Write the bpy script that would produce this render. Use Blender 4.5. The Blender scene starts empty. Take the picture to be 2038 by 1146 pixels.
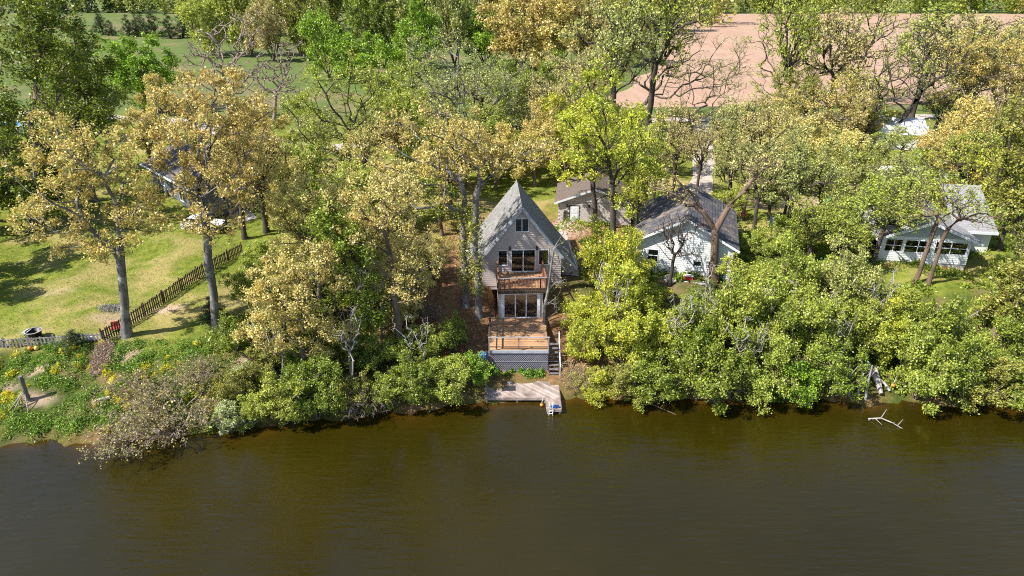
import bpy, math, random
import numpy as np
from mathutils import Vector, Matrix
R = math.radians
sc = bpy.context.scene
col = sc.collection
rng = np.random.default_rng(7)
random.seed(7)

# ---------------------------------------------------------------- camera, sky, sun, exposure
cam_d = bpy.data.cameras.new("camera"); cam = bpy.data.objects.new("camera", cam_d); col.objects.link(cam)
cam.location = (0, 0, 30); cam.rotation_euler = (R(90-25), 0, 0)
cam_d.sensor_width = 36; cam_d.lens = 24.006; cam_d.clip_end = 8000; cam_d.clip_start = .5
sc.camera = cam
SUN_AZ, SUN_EL = R(203), R(47)          # direction towards the sun: left of the view and a little behind the camera
sd = Vector((math.cos(SUN_EL)*math.cos(SUN_AZ), math.cos(SUN_EL)*math.sin(SUN_AZ), math.sin(SUN_EL)))
w = bpy.data.worlds.new("World"); sc.world = w; w.use_nodes = True
nt = w.node_tree; bgn = nt.nodes["Background"]
sky = nt.nodes.new("ShaderNodeTexSky"); sky.sky_type = 'NISHITA'; sky.sun_disc = False
sky.sun_elevation = SUN_EL; sky.sun_rotation = math.atan2(sd.x, sd.y)
sky.air_density = 1.0; sky.dust_density = .6; sky.ozone_density = 1.5
nt.links.new(sky.outputs[0], bgn.inputs[0]); bgn.inputs[1].default_value = .10
sl = bpy.data.lights.new("sun", 'SUN'); sl.energy = 5.0; sl.angle = R(.55); sl.color = (1, .95, .87)
so = bpy.data.objects.new("sun", sl); col.objects.link(so); so.rotation_euler = sd.to_track_quat('Z', 'Y').to_euler()
sc.view_settings.view_transform = 'Standard'; sc.view_settings.look = 'None'
sc.view_settings.exposure = 0.78; sc.view_settings.gamma = 1
sc.cycles.pixel_filter_type = 'BLACKMAN_HARRIS'; sc.cycles.filter_width = 1.05
sc.cycles.use_denoising = False
sc.cycles.max_bounces = 7; sc.cycles.diffuse_bounces = 3; sc.cycles.glossy_bounces = 3
sc.cycles.transmission_bounces = 4; sc.cycles.transparent_max_bounces = 8

# ---------------------------------------------------------------- materials
MATS = {}
def new_mat(name):
    m = bpy.data.materials.new(name); m.use_nodes = True; MATS[name] = m
    return m, m.node_tree, m.node_tree.nodes, m.node_tree.links
def ramp(nodes, stops, interp='LINEAR'):
    r = nodes.new("ShaderNodeValToRGB"); r.color_ramp.interpolation = interp
    el = r.color_ramp.elements
    while len(el) < len(stops): el.new(.5)
    for e, (p, c) in zip(el, stops): e.position = p; e.color = (*c, 1) if len(c) == 3 else c
    return r
def mixc(nodes, links, a, b, f, mode='MIX'):
    n = nodes.new("ShaderNodeMix"); n.data_type = 'RGBA'; n.blend_type = mode
    for sck, v in ((n.inputs[0], f), (n.inputs[6], a), (n.inputs[7], b)):
        if isinstance(v, (int, float)): sck.default_value = v
        elif isinstance(v, tuple): sck.default_value = (*v, 1)
        else: links.new(v, sck)
    return n.outputs[2]
def noise(nodes, links, scale, detail=3, vec=None, rough=.55, stretch=None, coord='Object'):
    n = nodes.new("ShaderNodeTexNoise"); n.inputs['Scale'].default_value = scale
    n.inputs['Detail'].default_value = detail; n.inputs['Roughness'].default_value = rough
    if vec is None:
        tc = nodes.new("ShaderNodeTexCoord"); vec = tc.outputs[coord]
        if stretch:
            mp = nodes.new("ShaderNodeMapping"); mp.inputs['Scale'].default_value = stretch
            links.new(vec, mp.inputs[0]); vec = mp.outputs[0]
    links.new(vec, n.inputs['Vector'])
    return n
def surf(name, c1, c2, scale=3, rough=.85, bump=.0, stretch=None, objrand=.0, c3=None, detail=5, spec=.3, bscale=None, coord='Object'):
    m, t, N, L = new_mat(name); b = N["Principled BSDF"]
    n = noise(N, L, scale, detail, stretch=stretch, coord=coord)
    rp = ramp(N, [(.3, c1), (.7, c2)]); L.new(n.outputs[0], rp.inputs[0]); c = rp.outputs[0]
    if c3:
        n2 = noise(N, L, scale*.37, 3, coord=coord); r2 = ramp(N, [(.52, (0, 0, 0)), (.66, (1, 1, 1))]); L.new(n2.outputs[0], r2.inputs[0])
        c = mixc(N, L, c, c3, r2.outputs[0])
    if objrand:
        oi = N.new("ShaderNodeObjectInfo"); hs = N.new("ShaderNodeHueSaturation"); mr = N.new("ShaderNodeMapRange")
        L.new(oi.outputs['Random'], mr.inputs[0]); mr.inputs[3].default_value = 1-objrand; mr.inputs[4].default_value = 1+objrand
        L.new(mr.outputs[0], hs.inputs['Value']); L.new(c, hs.inputs['Color']); c = hs.outputs[0]
    L.new(c, b.inputs['Base Color']); b.inputs['Roughness'].default_value = rough; b.inputs['Specular IOR Level'].default_value = spec
    if bump:
        nb = noise(N, L, bscale or scale*3, 5, stretch=stretch, coord=coord); bp = N.new("ShaderNodeBump"); bp.inputs['Strength'].default_value = bump
        bp.inputs['Distance'].default_value = .03; L.new(nb.outputs[0], bp.inputs['Height']); L.new(bp.outputs[0], b.inputs['Normal'])
    return m
def leafmat(name, cols, trans=.32, clump=.5):
    m, t, N, L = new_mat(name); N.remove(N["Principled BSDF"]); out = N["Material Output"]
    g = N.new("ShaderNodeNewGeometry")
    k = len(cols); rp = ramp(N, [((i+.5)/k, c) for i, c in enumerate(cols)])
    L.new(g.outputs['Random Per Island'], rp.inputs[0])
    nz = noise(N, L, clump, 2); r2 = ramp(N, [(.35, (.80, .84, .8)), (.65, (1.15, 1.12, 1.1))]); L.new(nz.outputs[0], r2.inputs[0])
    c = mixc(N, L, rp.outputs[0], r2.outputs[0], 1.0, 'MULTIPLY')
    oi = N.new("ShaderNodeObjectInfo"); hs = N.new("ShaderNodeHueSaturation")
    mr = N.new("ShaderNodeMapRange"); L.new(oi.outputs['Random'], mr.inputs[0]); mr.inputs[3].default_value = .500; mr.inputs[4].default_value = .513
    L.new(mr.outputs[0], hs.inputs['Hue']); L.new(c, hs.inputs['Color']); c = hs.outputs[0]
    d = N.new("ShaderNodeBsdfDiffuse"); tr = N.new("ShaderNodeBsdfTranslucent"); mx = N.new("ShaderNodeMixShader")
    L.new(c, d.inputs[0]); L.new(c, tr.inputs[0]); mx.inputs[0].default_value = trans
    L.new(d.outputs[0], mx.inputs[1]); L.new(tr.outputs[0], mx.inputs[2])
    gl = N.new("ShaderNodeBsdfGlossy"); gl.inputs['Roughness'].default_value = .45; gl.inputs[0].default_value = (1, 1, 1, 1)
    m2 = N.new("ShaderNodeMixShader"); m2.inputs[0].default_value = .035
    L.new(mx.outputs[0], m2.inputs[1]); L.new(gl.outputs[0], m2.inputs[2]); L.new(m2.outputs[0], out.inputs[0])
    return m
leafmat('gold', [(.42,.29,.08),(.72,.53,.17),(.88,.69,.29),(.60,.48,.13),(.82,.61,.22),(.42,.43,.09)], .30)
leafmat('cream', [(.46,.37,.11),(.78,.61,.22),(.90,.74,.34),(.58,.53,.14),(.80,.64,.26),(.42,.44,.08)], .30)
leafmat('orange', [(.40,.31,.12),(.64,.49,.22),(.74,.60,.29),(.48,.46,.15)], .3)
leafmat('yellow', [(.48,.47,.05),(.74,.70,.08),(.66,.66,.08),(.40,.46,.06)], .36)
leafmat('midgreen', [(.13,.18,.02),(.33,.39,.045),(.48,.53,.07),(.22,.29,.035)], .34)
leafmat('freshgreen', [(.25,.29,.04),(.49,.53,.08),(.62,.65,.12),(.36,.41,.06)], .34)
leafmat('brightgreen', [(.12,.22,.015),(.29,.44,.03),(.44,.60,.05)], .34)
leafmat('darkgreen', [(.08,.12,.012),(.22,.27,.025),(.40,.43,.045),(.12,.17,.02)], .28)
leafmat('olive', [(.19,.18,.035),(.40,.38,.08),(.54,.50,.10),(.25,.28,.05)], .32)
leafmat('greygreen', [(.30,.30,.10),(.52,.54,.14),(.66,.67,.21),(.38,.38,.13)], .36)
leafmat('evergreen', [(.02,.04,.01),(.05,.085,.02),(.09,.12,.025)], .12)
leafmat('white', [(.88,.85,.70),(.26,.34,.05),(.42,.48,.09),(.30,.36,.06),(.34,.40,.07),(.88,.86,.74),(.5,.52,.15)], .2)
leafmat('sprig', [(.36,.36,.10),(.52,.46,.16),(.44,.32,.2),(.36,.24,.16)], .3)
leafmat('weeds', [(.07,.15,.015),(.15,.29,.03),(.25,.40,.045),(.36,.46,.06)], .3, .8)
leafmat('yellow_weeds', [(.72,.62,.03),(.80,.68,.04),(.50,.50,.05)], .3)
leafmat('litter', [(.16,.08,.035),(.32,.16,.07),(.45,.25,.12),(.50,.34,.2)], .1, 1.0)
leafmat('grass', [(.12,.17,.025),(.24,.28,.05),(.36,.35,.10)], .3, .6)
leafmat('straw', [(.42,.29,.22),(.55,.40,.31),(.3,.2,.15)], .1)
surf('bark', (.10,.075,.055), (.22,.17,.13), 4, .95, .6, (1,1,.25))
surf('bark_grey', (.085,.078,.075), (.24,.22,.21), 3.0, .95, 1.0, (1,1,.3), c3=(.33,.32,.29), bscale=14)
surf('bark_dark', (.045,.035,.03), (.11,.09,.075), 4, .95, .6, (1,1,.25))
surf('bark_brown', (.10,.07,.05), (.24,.165,.12), 3.5, .95, .8, (1,1,.25))
surf('bark_twig', (.20,.15,.125), (.36,.29,.25), 4, .95)
surf('bark_pale', (.24,.21,.19), (.46,.42,.40), 4, .95, .5, (1,1,.25))
surf('siding_tan', (.46,.39,.365), (.56,.485,.455), 1.2, .75, .08, c3=(.48,.42,.38))
surf('siding_white', (.66,.67,.68), (.80,.80,.79), 1.0, .7, .08, c3=(.60,.63,.60))
surf('siding_dark', (.10,.11,.13), (.15,.16,.18), 1.0, .7, .05)
surf('siding_greygreen', (.34,.38,.38), (.40,.44,.44), 1.0, .7, .05)
surf('shingle_grey', (.13,.125,.12), (.32,.305,.295), 3.5, .95, .5, objrand=0, c3=(.19,.19,.155), bscale=22)
surf('shingle_dark', (.05,.05,.06), (.15,.145,.155), 3, .95, .7, c3=(.24,.19,.15), bscale=18)
surf('shingle_brown', (.10,.075,.06), (.20,.155,.13), 5, .95, .5, bscale=22)
surf('shingle_pale', (.24,.24,.26), (.36,.35,.37), 4, .95, .4, c3=(.27,.25,.22), bscale=22)
surf('trim_white', (.62,.65,.70), (.78,.79,.80), 2, .6, .03)
surf('trim_grey', (.34,.37,.42), (.48,.50,.54), 3, .7, .1)
surf('deck_wood', (.32,.17,.085), (.56,.34,.19), 2.5, .8, .35, (1,.3,1), .24, c3=(.40,.29,.21))
surf('dock_wood', (.27,.21,.185), (.49,.40,.36), 2.0, .85, .35, (1,.3,1), .28, c3=(.24,.18,.155))
surf('grey_wood', (.20,.18,.18), (.38,.35,.35), 4, .9, .5, (1,1,.3), .18)
surf('fence_brown', (.065,.04,.03), (.15,.10,.075), 4, .9, .5, (1,1,.3), .22)
surf('lattice_wood', (.20,.20,.24), (.34,.33,.37), 5, .85, .2, objrand=.1)
surf('stair_wood', (.11,.10,.10), (.20,.19,.19), 3, .85, .3)
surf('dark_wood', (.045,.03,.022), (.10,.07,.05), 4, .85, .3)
surf('red_wood', (.22,.085,.05), (.36,.16,.10), 3, .85, .3)
surf('block_wall', (.48,.43,.40), (.64,.58,.55), 6, .95, .3, objrand=.06)
surf('concrete', (.42,.38,.36), (.58,.54,.52), 4, .9, .3)
surf('mortar', (.38,.34,.32), (.46,.42,.40), 9, .95, .3)
surf('gravel', (.40,.33,.29), (.56,.48,.43), 2.5, .98, .5, bscale=12, c3=(.34,.31,.20))
surf('field_soil', (.36,.225,.155), (.46,.30,.21), .35, .98, .8, (3,.15,1), c3=(.42,.29,.21), bscale=2.2)
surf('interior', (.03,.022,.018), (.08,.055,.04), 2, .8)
surf('floor_wood', (.30,.15,.07), (.42,.23,.12), 3, .5)
surf('curtain', (.20,.21,.22), (.30,.31,.32), 6, .9, 0, (6,6,.2))
def plain(name, c, rough=.6, metal=0, var=.12, spec=.4):
    m = surf(name, tuple(v*(1-var) for v in c), tuple(min(1, v*(1+var)) for v in c), 5, rough, .05, spec=spec)
    m.node_tree.nodes["Principled BSDF"].inputs['Metallic'].default_value = metal
    return m
plain('black_rubber', (.03,.032,.035), .8); plain('black_metal', (.03,.03,.033), .45, .5)
plain('grey_mat', (.33,.28,.28), .9); plain('blue_plastic', (.03,.10,.32), .35); plain('light_blue', (.35,.55,.75), .4)
plain('orange_plastic', (.60,.26,.04), .4); plain('yellow_plastic', (.75,.50,.12), .4); plain('red_plastic', (.55,.05,.04), .45)
plain('white_plastic', (.78,.79,.80), .35); plain('green_plastic', (.06,.35,.14), .4); plain('teal_plastic', (.08,.36,.30), .4)
plain('pink_plastic', (.65,.08,.22), .4); plain('steel', (.55,.56,.58), .35, .8); plain('ash', (.30,.28,.28), .95)
plain('car_white', (.78,.79,.80), .18); plain('tarp_grey', (.26,.31,.35), .5); plain('pool_blue', (.10,.32,.55), .3)
m, t, N, L = new_mat('glass'); N.remove(N["Principled BSDF"])
gl = N.new("ShaderNodeBsdfGlossy"); gl.inputs['Roughness'].default_value = .015; gl.inputs[0].default_value = (.9,.95,1,1)
tp = N.new("ShaderNodeBsdfTransparent"); tp.inputs[0].default_value = (.62,.66,.68,1)
fr = N.new("ShaderNodeFresnel"); fr.inputs[0].default_value = 1.9; mx = N.new("ShaderNodeMixShader")
L.new(fr.outputs[0], mx.inputs[0]); L.new(tp.outputs[0], mx.inputs[1]); L.new(gl.outputs[0], mx.inputs[2]); L.new(mx.outputs[0], N["Material Output"].inputs[0])
# water: murky brown-green body, clear mirror on top, wind ripples
m, t, N, L = new_mat('pond_water'); b = N["Principled BSDF"]
at = N.new("ShaderNodeAttribute"); at.attribute_name = 'shallow'
nz = noise(N, L, .06, 4); rp = ramp(N, [(.35, (.0195,.0150,.0008)), (.65, (.027,.0205,.0014))]); L.new(nz.outputs[0], rp.inputs[0])
nz2 = noise(N, L, .9, 4); mu = N.new("ShaderNodeMath"); mu.operation = 'MULTIPLY'; L.new(at.outputs['Fac'], mu.inputs[0]); L.new(nz2.outputs[0], mu.inputs[1])
L.new(mixc(N, L, rp.outputs[0], (.12,.048,.008), mu.outputs[0]), b.inputs['Base Color'])
b.inputs['Roughness'].default_value = .025; b.inputs['IOR'].default_value = 1.42; b.inputs['Specular IOR Level'].default_value = .85
tc = N.new("ShaderNodeTexCoord"); mp = N.new("ShaderNodeMapping"); mp.inputs['Rotation'].default_value = (0, 0, R(-20)); mp.inputs['Scale'].default_value = (.45, 2.6, 1)
L.new(tc.outputs['Object'], mp.inputs[0])
n1 = noise(N, L, .95, 3, mp.outputs[0]); n2 = noise(N, L, 9, 2, tc.outputs['Object']); n3 = noise(N, L, .35, 2, tc.outputs['Object'])
ad = N.new("ShaderNodeMath"); ad.operation = 'MULTIPLY_ADD'; L.new(n2.outputs[0], ad.inputs[0]); ad.inputs[1].default_value = .12; L.new(n1.outputs[0], ad.inputs[2])
bp = N.new("ShaderNodeBump"); bp.inputs['Distance'].default_value = .13; L.new(ad.outputs[0], bp.inputs['Height'])
mr = N.new("ShaderNodeMapRange"); L.new(n3.outputs[0], mr.inputs[0]); mr.inputs[1].default_value = .35; mr.inputs[2].default_value = .65; mr.inputs[3].default_value = .22; mr.inputs[4].default_value = .7
L.new(mr.outputs[0], bp.inputs['Strength']); L.new(bp.outputs[0], b.inputs['Normal'])
# ground: painted by kind of ground cover (grass, leaf litter, bare soil, meadow)
m, t, N, L = new_mat('ground_cover'); b = N["Principled BSDF"]
def gcol(c1, c2, s, c3=None):
    n = noise(N, L, s, 6, rough=.65); r = ramp(N, [(.32, c1), (.68, c2)]); L.new(n.outputs[0], r.inputs[0]); c = r.outputs[0]
    if c3:
        n = noise(N, L, s*.12, 4); r = ramp(N, [(.5, (0,0,0)), (.62, (1,1,1))]); L.new(n.outputs[0], r.inputs[0]); c = mixc(N, L, c, c3, r.outputs[0])
    return c
lawn = gcol((.09,.14,.016), (.25,.26,.045), 1.3, (.33,.275,.10)); lit = gcol((.13,.065,.03), (.34,.19,.10), 2.5, (.20,.12,.05))
weed = gcol((.035,.055,.012), (.10,.13,.025), 2.0, (.16,.12,.06)); mead = gcol((.085,.13,.035), (.15,.185,.055), .35, (.20,.17,.085))
soil = gcol((.42,.27,.20), (.58,.42,.34), 2.5)
a = N.new("ShaderNodeAttribute"); a.attribute_name = 'cover'; sp = N.new("ShaderNodeSeparateColor"); L.new(a.outputs['Color'], sp.inputs[0])
c = mixc(N, L, weed, lawn, sp.outputs[0]); c = mixc(N, L, c, lit, sp.outputs[1]); c = mixc(N, L, c, soil, sp.outputs[2])
c = mixc(N, L, c, mead, a.outputs['Alpha']); L.new(c, b.inputs['Base Color']); b.inputs['Roughness'].default_value = 1; b.inputs['Specular IOR Level'].default_value = .1
nb = noise(N, L, 7, 6, rough=.7); bp = N.new("ShaderNodeBump"); bp.inputs['Strength'].default_value = .7; bp.inputs['Distance'].default_value = .08
L.new(nb.outputs[0], bp.inputs['Height']); L.new(bp.outputs[0], b.inputs['Normal'])

# ---------------------------------------------------------------- helpers
def link(name, me, parent=None):
    o = bpy.data.objects.new(name, me); col.objects.link(o)
    if parent is not None: o.parent = parent
    return o
def props(o, label=None, cat=None, group=None, kind=None):
    if label: o['label'] = label
    if cat: o['category'] = cat
    if group: o['group'] = group
    if kind: o['kind'] = kind
    return o
def thing(name, label, cat, loc=(0,0,0), rotz=0, group=None):
    o = link(name, None); o.location = loc; o.rotation_euler = (0, 0, rotz)
    return props(o, label, cat, group)
def np_mesh(name, V, quads=None, tris=None, mat=None, smooth=False):
    me = bpy.data.meshes.new(name); V = np.asarray(V, np.float32)
    q = np.zeros((0, 4), np.int32) if quads is None else np.asarray(quads, np.int32); t = np.zeros((0, 3), np.int32) if tris is None else np.asarray(tris, np.int32)
    me.vertices.add(len(V)); me.vertices.foreach_set('co', V.ravel())
    me.loops.add(q.size+t.size); me.loops.foreach_set('vertex_index', np.concatenate([q.ravel(), t.ravel()]).astype(np.int32))
    me.polygons.add(len(q)+len(t)); ls = np.concatenate([np.arange(len(q))*4, q.size+np.arange(len(t))*3]).astype(np.int32)
    me.polygons.foreach_set('loop_start', ls)
    me.update(calc_edges=True)
    if smooth: me.polygons.foreach_set('use_smooth', np.ones(len(me.polygons), bool))
    if mat: me.materials.append(MATS[mat])
    return me
class MB:
    """collects boxes, prisms and tubes into ONE mesh"""
    def __init__(s): s.v = []; s.f = []
    def add(s, vs, fs):
        k = len(s.v); s.v += [tuple(v) for v in vs]; s.f += [tuple(i+k for i in f) for f in fs]; return s
    def box(s, x0, x1, y0, y1, z0, z1):
        return s.add([(x0,y0,z0),(x1,y0,z0),(x1,y1,z0),(x0,y1,z0),(x0,y0,z1),(x1,y0,z1),(x1,y1,z1),(x0,y1,z1)],
                     [(0,3,2,1),(4,5,6,7),(0,1,5,4),(1,2,6,5),(2,3,7,6),(3,0,4,7)])
    def prism(s, poly, y0, y1):                  # poly in (x,z), extruded along y
        n = len(poly); v = [(x, y0, z) for x, z in poly]+[(x, y1, z) for x, z in poly]
        return s.add(v, [tuple(range(n)), tuple(range(2*n-1, n-1, -1))]+[(i, i+n, (i+1) % n+n, (i+1) % n) for i in range(n)])
    def slab(s, poly, z0, z1):                   # poly in (x,y)
        n = len(poly); v = [(x, y, z0) for x, y in poly]+[(x, y, z1) for x, y in poly]
        return s.add(v, [tuple(range(n-1, -1, -1)), tuple(range(n, 2*n))]+[(i, (i+1) % n, (i+1) % n+n, i+n) for i in range(n)])
    def tube(s, p, q, r0, r1=None, n=6, cap=True):
        r1 = r0 if r1 is None else r1; p = Vector(p); q = Vector(q); d = (q-p).normalized()
        a = d.orthogonal().normalized(); b = d.cross(a); v = []
        for c, r in ((p, r0), (q, r1)):
            v += [c+r*(math.cos(2*math.pi*i/n)*a+math.sin(2*math.pi*i/n)*b) for i in range(n)]
        f = [(i, (i+1) % n, (i+1) % n+n, i+n) for i in range(n)]
        if cap: f += [tuple(range(n-1, -1, -1)), tuple(range(n, 2*n))]
        return s.add(v, f)
    def path(s, pts, rs, n=7):
        for i in range(len(pts)-1): s.tube(pts[i], pts[i+1], rs[i], rs[i+1], n)
        return s
    def beam(s, p, q, wd, th):                   # rectangular bar from p to q
        p = Vector(p); q = Vector(q); d = (q-p).normalized(); up = Vector((0,0,1)) if abs(d.z) < .95 else Vector((0,1,0))
        a = d.cross(up).normalized()*wd/2; b = a.cross(d).normalized()*th/2
        v = [p-a-b, p+a-b, p+a+b, p-a+b, q-a-b, q+a-b, q+a+b, q-a+b]
        return s.add(v, [(0,3,2,1),(4,5,6,7),(0,1,5,4),(1,2,6,5),(2,3,7,6),(3,0,4,7)])
    def lathe(s, prof, n=16, c=(0,0,0)):
        v = []; f = []
        for r, z in prof: v += [(c[0]+r*math.cos(2*math.pi*i/n), c[1]+r*math.sin(2*math.pi*i/n), c[2]+z) for i in range(n)]
        for k in range(len(prof)-1): f += [(k*n+i, k*n+(i+1) % n, (k+1)*n+(i+1) % n, (k+1)*n+i) for i in range(n)]
        return s.add(v, f)
    def build(s, name, mat, parent=None, smooth=False, kind=None):
        me = bpy.data.meshes.new(name); me.from_pydata(s.v, [], s.f); me.materials.append(MATS[mat])
        if smooth: me.polygons.foreach_set('use_smooth', [True]*len(me.polygons))
        me.update(); o = link(name, me, parent)
        if kind: o['kind'] = kind
        return o
CUBE = {}
def piece(name, mat, parent, c, size, rot=(0,0,0)):      # one plank, post, rail ...: shares one bevelled-box mesh per material
    if mat not in CUBE:
        b = .03; v = []; f = []
        q = .5-b
        mb = MB(); mb.slab([(-q,-.5),(q,-.5),(.5,-q),(.5,q),(q,.5),(-q,.5),(-.5,q),(-.5,-q)], -.5, .5)
        me = bpy.data.meshes.new('board_'+mat); me.from_pydata(mb.v, [], mb.f); me.materials.append(MATS[mat]); CUBE[mat] = me
    o = link(name, CUBE[mat], parent); o.location = c; o.scale = size; o.rotation_euler = rot
    return o

# ---------------------------------------------------------------- terrain shape
SHORE=[(-200,36),(-60,38.3),(-31,38.8),(-24,39.3),(-19,40.6),(-12,41.8),(-6,42.8),(-2,43.8),(4,44.4),(9,44.0),(20,43.9),(27,43.6),(34,43.3),(60,42.5),(200,40)]
LEFT=[(-30,-4),(-4,-1.0),(0,0),(.6,.38),(4,1.55),(8,2.85),(14,3.3),(30,3.8),(60,4.6),(100,4.8)]
MID=[(-30,-4),(-4,-1.2),(0,0),(.7,.4),(3.2,.85),(8.8,2.5),(12.5,4.05),(20,4.5),(60,4.8),(100,4.8)]
SHW = lambda x: .30*np.sin(1.1*x)+.22*np.sin(2.7*x+1)+.12*np.sin(5.3*x)
SHX = np.array([p[0] for p in SHORE], float); SHY = np.array([p[1] for p in SHORE], float)
def ground_np(x, y):
    s = y-np.interp(x, SHX, SHY)-SHW(x); k = np.clip((x+24)/8, 0, 1); k = k*k*(3-2*k)
    z = np.interp(s, [a for a, _ in LEFT], [b for _, b in LEFT])*(1-k)+np.interp(s, [a for a, _ in MID], [b for _, b in MID])*k
    w_ = np.clip((s-1)/6, 0, 1)*np.clip(1-(s-60)/30, 0, 1)
    z = z+w_*(.12*np.sin(x*.55+y*.31)+.09*np.sin(x*.9-y*.7+1.3))
    carve = (x > -1.6) & (x < 3.0) & (y > 46.5) & (y < 57)
    return np.where(carve, np.minimum(z, np.interp(y, [46, 53, 60], [.5, 2.2, 2.3])), z), s
def vnoise(x, y, sc_, seed=0):
    r = np.random.default_rng(seed); P = r.uniform(0, 6.28, (5, 2)); A = r.uniform(0, 6.28, 5); v = 0
    for i in range(5):
        f_ = (1+.6*i)/sc_; v = v+np.sin(x*f_*math.cos(A[i])+y*f_*math.sin(A[i])+P[i, 0])*np.sin(x*f_*math.sin(A[i])*.9-y*f_*math.cos(A[i])+P[i, 1])/(1+.4*i)
    return v/2
xs = np.concatenate([-np.geomspace(3000, 60, 46)[:-1], np.arange(-60, 60.1, .5), np.geomspace(60, 3000, 46)[1:]])
ys = np.concatenate([np.arange(30, 86, .45), np.arange(86, 150, 1.6), np.geomspace(150, 4000, 60)])
X, Y = np.meshgrid(xs, ys); Z, S = ground_np(X, Y)
jit = np.where((S > .4) & (S < 60), 1, 0)*(abs(X) < 60); Z = Z+jit*rng.normal(0, .035, Z.shape)
nx, ny = len(xs), len(ys); idx = np.arange(nx*ny).reshape(ny, nx)
Q = np.stack([idx[:-1, :-1], idx[:-1, 1:], idx[1:, 1:], idx[1:, :-1]], -1).reshape(-1, 4)
me = np_mesh('ground', np.stack([X, Y, Z], -1).reshape(-1, 3), Q, mat='ground_cover', smooth=True)
n1 = vnoise(X, Y, 2.2, 1); n2 = vnoise(X, Y, 7, 2)
sm = lambda v, a, b: np.clip((v-a)/(b-a), 0, 1)
lawn_ = np.maximum(sm(-X+n1*.8, 24, 27)*sm(S+n1, 7.5, 9), sm(S+n1*2, 17, 22))
lawn_ = np.maximum(lawn_, sm(X+n1, 30, 33)*sm(S+n1, 11, 13))
lawn_ = np.maximum(lawn_, np.exp(-(((X+26)/4)**2+((Y-53)/6)**2))*1.2)
lit_ = np.exp(-(((X+6)/7)**2+((Y-56)/9)**2))*1.7+n1*.25+np.exp(-(((X-3)/5)**2+((Y-49)/6)**2))*1.3+np.exp(-(((X-4)/12)**2+((Y-68)/8)**2))*1.4
lit_ = np.where(S > .2, np.clip(lit_-.2, 0, 1), 0)
lit_ = np.maximum(lit_, np.exp(-((S-.4)/.6)**2)*np.clip(.5+n1, 0, .8))
soil_ = np.zeros_like(X)
for (cx, cy, rx, ry, a_) in [(-30.2,53.0,1.6,.8,.9),(-34.5,51.5,2.2,1.0,.6),(-30.4,46.5,1.0,1.5,1),(-42,56,3,1.0,.3),(-36.5,44.8,1.1,.6,.8),(-38.5,43.2,1.5,.7,.8),(-35,42,1.8,.6,.7),(-33.5,48.6,2.2,.6,.5),
                             (-22.5,54.8,2.6,2.4,.55),(-21,45.5,.9,2,.8),(33,79,8,3,.8),(44,81,9,3,.6),(6.5,70.3,2.5,3.2,1),(3.5,68,2.5,2,.7),(-15,76,3,2,.7),(6,52,.8,4,.7)]:
    soil_ = np.maximum(soil_, a_*np.clip(1.5-1.3*np.sqrt(((X-cx)/rx)**2+((Y-cy)/ry)**2)+n1*.5, 0, 1))
mead_ = sm(Y, 110, 140)
at = me.attributes.new('cover', 'FLOAT_COLOR', 'POINT')
at.data.foreach_set('color', np.stack([np.clip(lawn_, 0, 1), np.clip(lit_, 0, 1), np.clip(soil_, 0, 1), mead_], -1).astype(np.float32).ravel())
link('ground', me)['kind'] = 'structure'
# water
wx = np.concatenate([[-3000, -600, -200], np.arange(-80, 80.1, .6), [200, 600, 3000]]); wy = np.concatenate([[-600, -100, -20, 0, 15], np.arange(20, 36, 1.), np.arange(36, 48.1, .4)])
X2, Y2 = np.meshgrid(wx, wy); idx = np.arange(X2.size).reshape(X2.shape)
Q = np.stack([idx[:-1, :-1], idx[:-1, 1:], idx[1:, 1:], idx[1:, :-1]], -1).reshape(-1, 4)
me = np_mesh('water', np.stack([X2, Y2, X2*0], -1).reshape(-1, 3), Q, mat='pond_water', smooth=True)
at = me.attributes.new('shallow', 'FLOAT', 'POINT'); s_ = np.interp(X2, SHX, SHY)+SHW(X2)-Y2
at.data.foreach_set('value', np.clip(np.exp(-np.maximum(s_, 0)/.8)*1.3*(.5+.9*vnoise(X2, Y2, 2.5, 5)), 0, 1).astype(np.float32).ravel())
link('water', me)['kind'] = 'structure'
def gz(x, y): return float(ground_np(np.array([float(x)]), np.array([float(y)]))[0][0])
# draped sheets: lane, driveway, ploughed field
def ribbon(name, pts, width, mat, lift=.03, step=1.2):
    P = [Vector((x, y, 0)) for x, y in pts]; L_ = []
    for a_, b_ in zip(P, P[1:]):
        n_ = max(1, int((b_-a_).length/step)); L_ += [a_.lerp(b_, i/n_) for i in range(n_)]
    L_.append(P[-1]); V = []; F = []
    for i, p in enumerate(L_):
        d = (L_[min(i+1, len(L_)-1)]-L_[max(i-1, 0)]).normalized(); n_ = Vector((-d.y, d.x, 0)); wv = width/2*(1+.05*math.sin(i*.9)+random.uniform(-.06,.06))
        for k in range(5):
            q = p+n_*wv*(k/2-1); V.append((q.x, q.y, gz(q.x, q.y)+lift+(.02 if k in (1, 3) else .0)))
        if i: F += [((i-1)*5+k, (i-1)*5+k+1, i*5+k+1, i*5+k) for k in range(4)]
    me = bpy.data.meshes.new(name); me.from_pydata(V, [], F); me.materials.append(MATS[mat]); link(name, me)['kind'] = 'structure'
ribbon('road', [(-140,140),(-90,133),(-62,127),(-45,114),(-30,105),(-14,114),(0,121),(20,127),(60,130),(110,132),(200,136)], 4.2, 'gravel', .06, 2)
ribbon('driveway', [(23.3,82),(25.2,88),(27.4,96),(29.9,106),(32.3,116),(34.4,125)], 2.9, 'gravel', .07, 1.5)
ribbon('path', [(5.4,58),(5.6,62),(5.2,66),(5.0,70),(6.5,72)], 1.5, 'gravel', .05, 1)
ribbon('walkway', [(-30.2,74.2),(-32.5,77),(-35.5,80)], 2.0, 'concrete', .05, 1)
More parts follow.
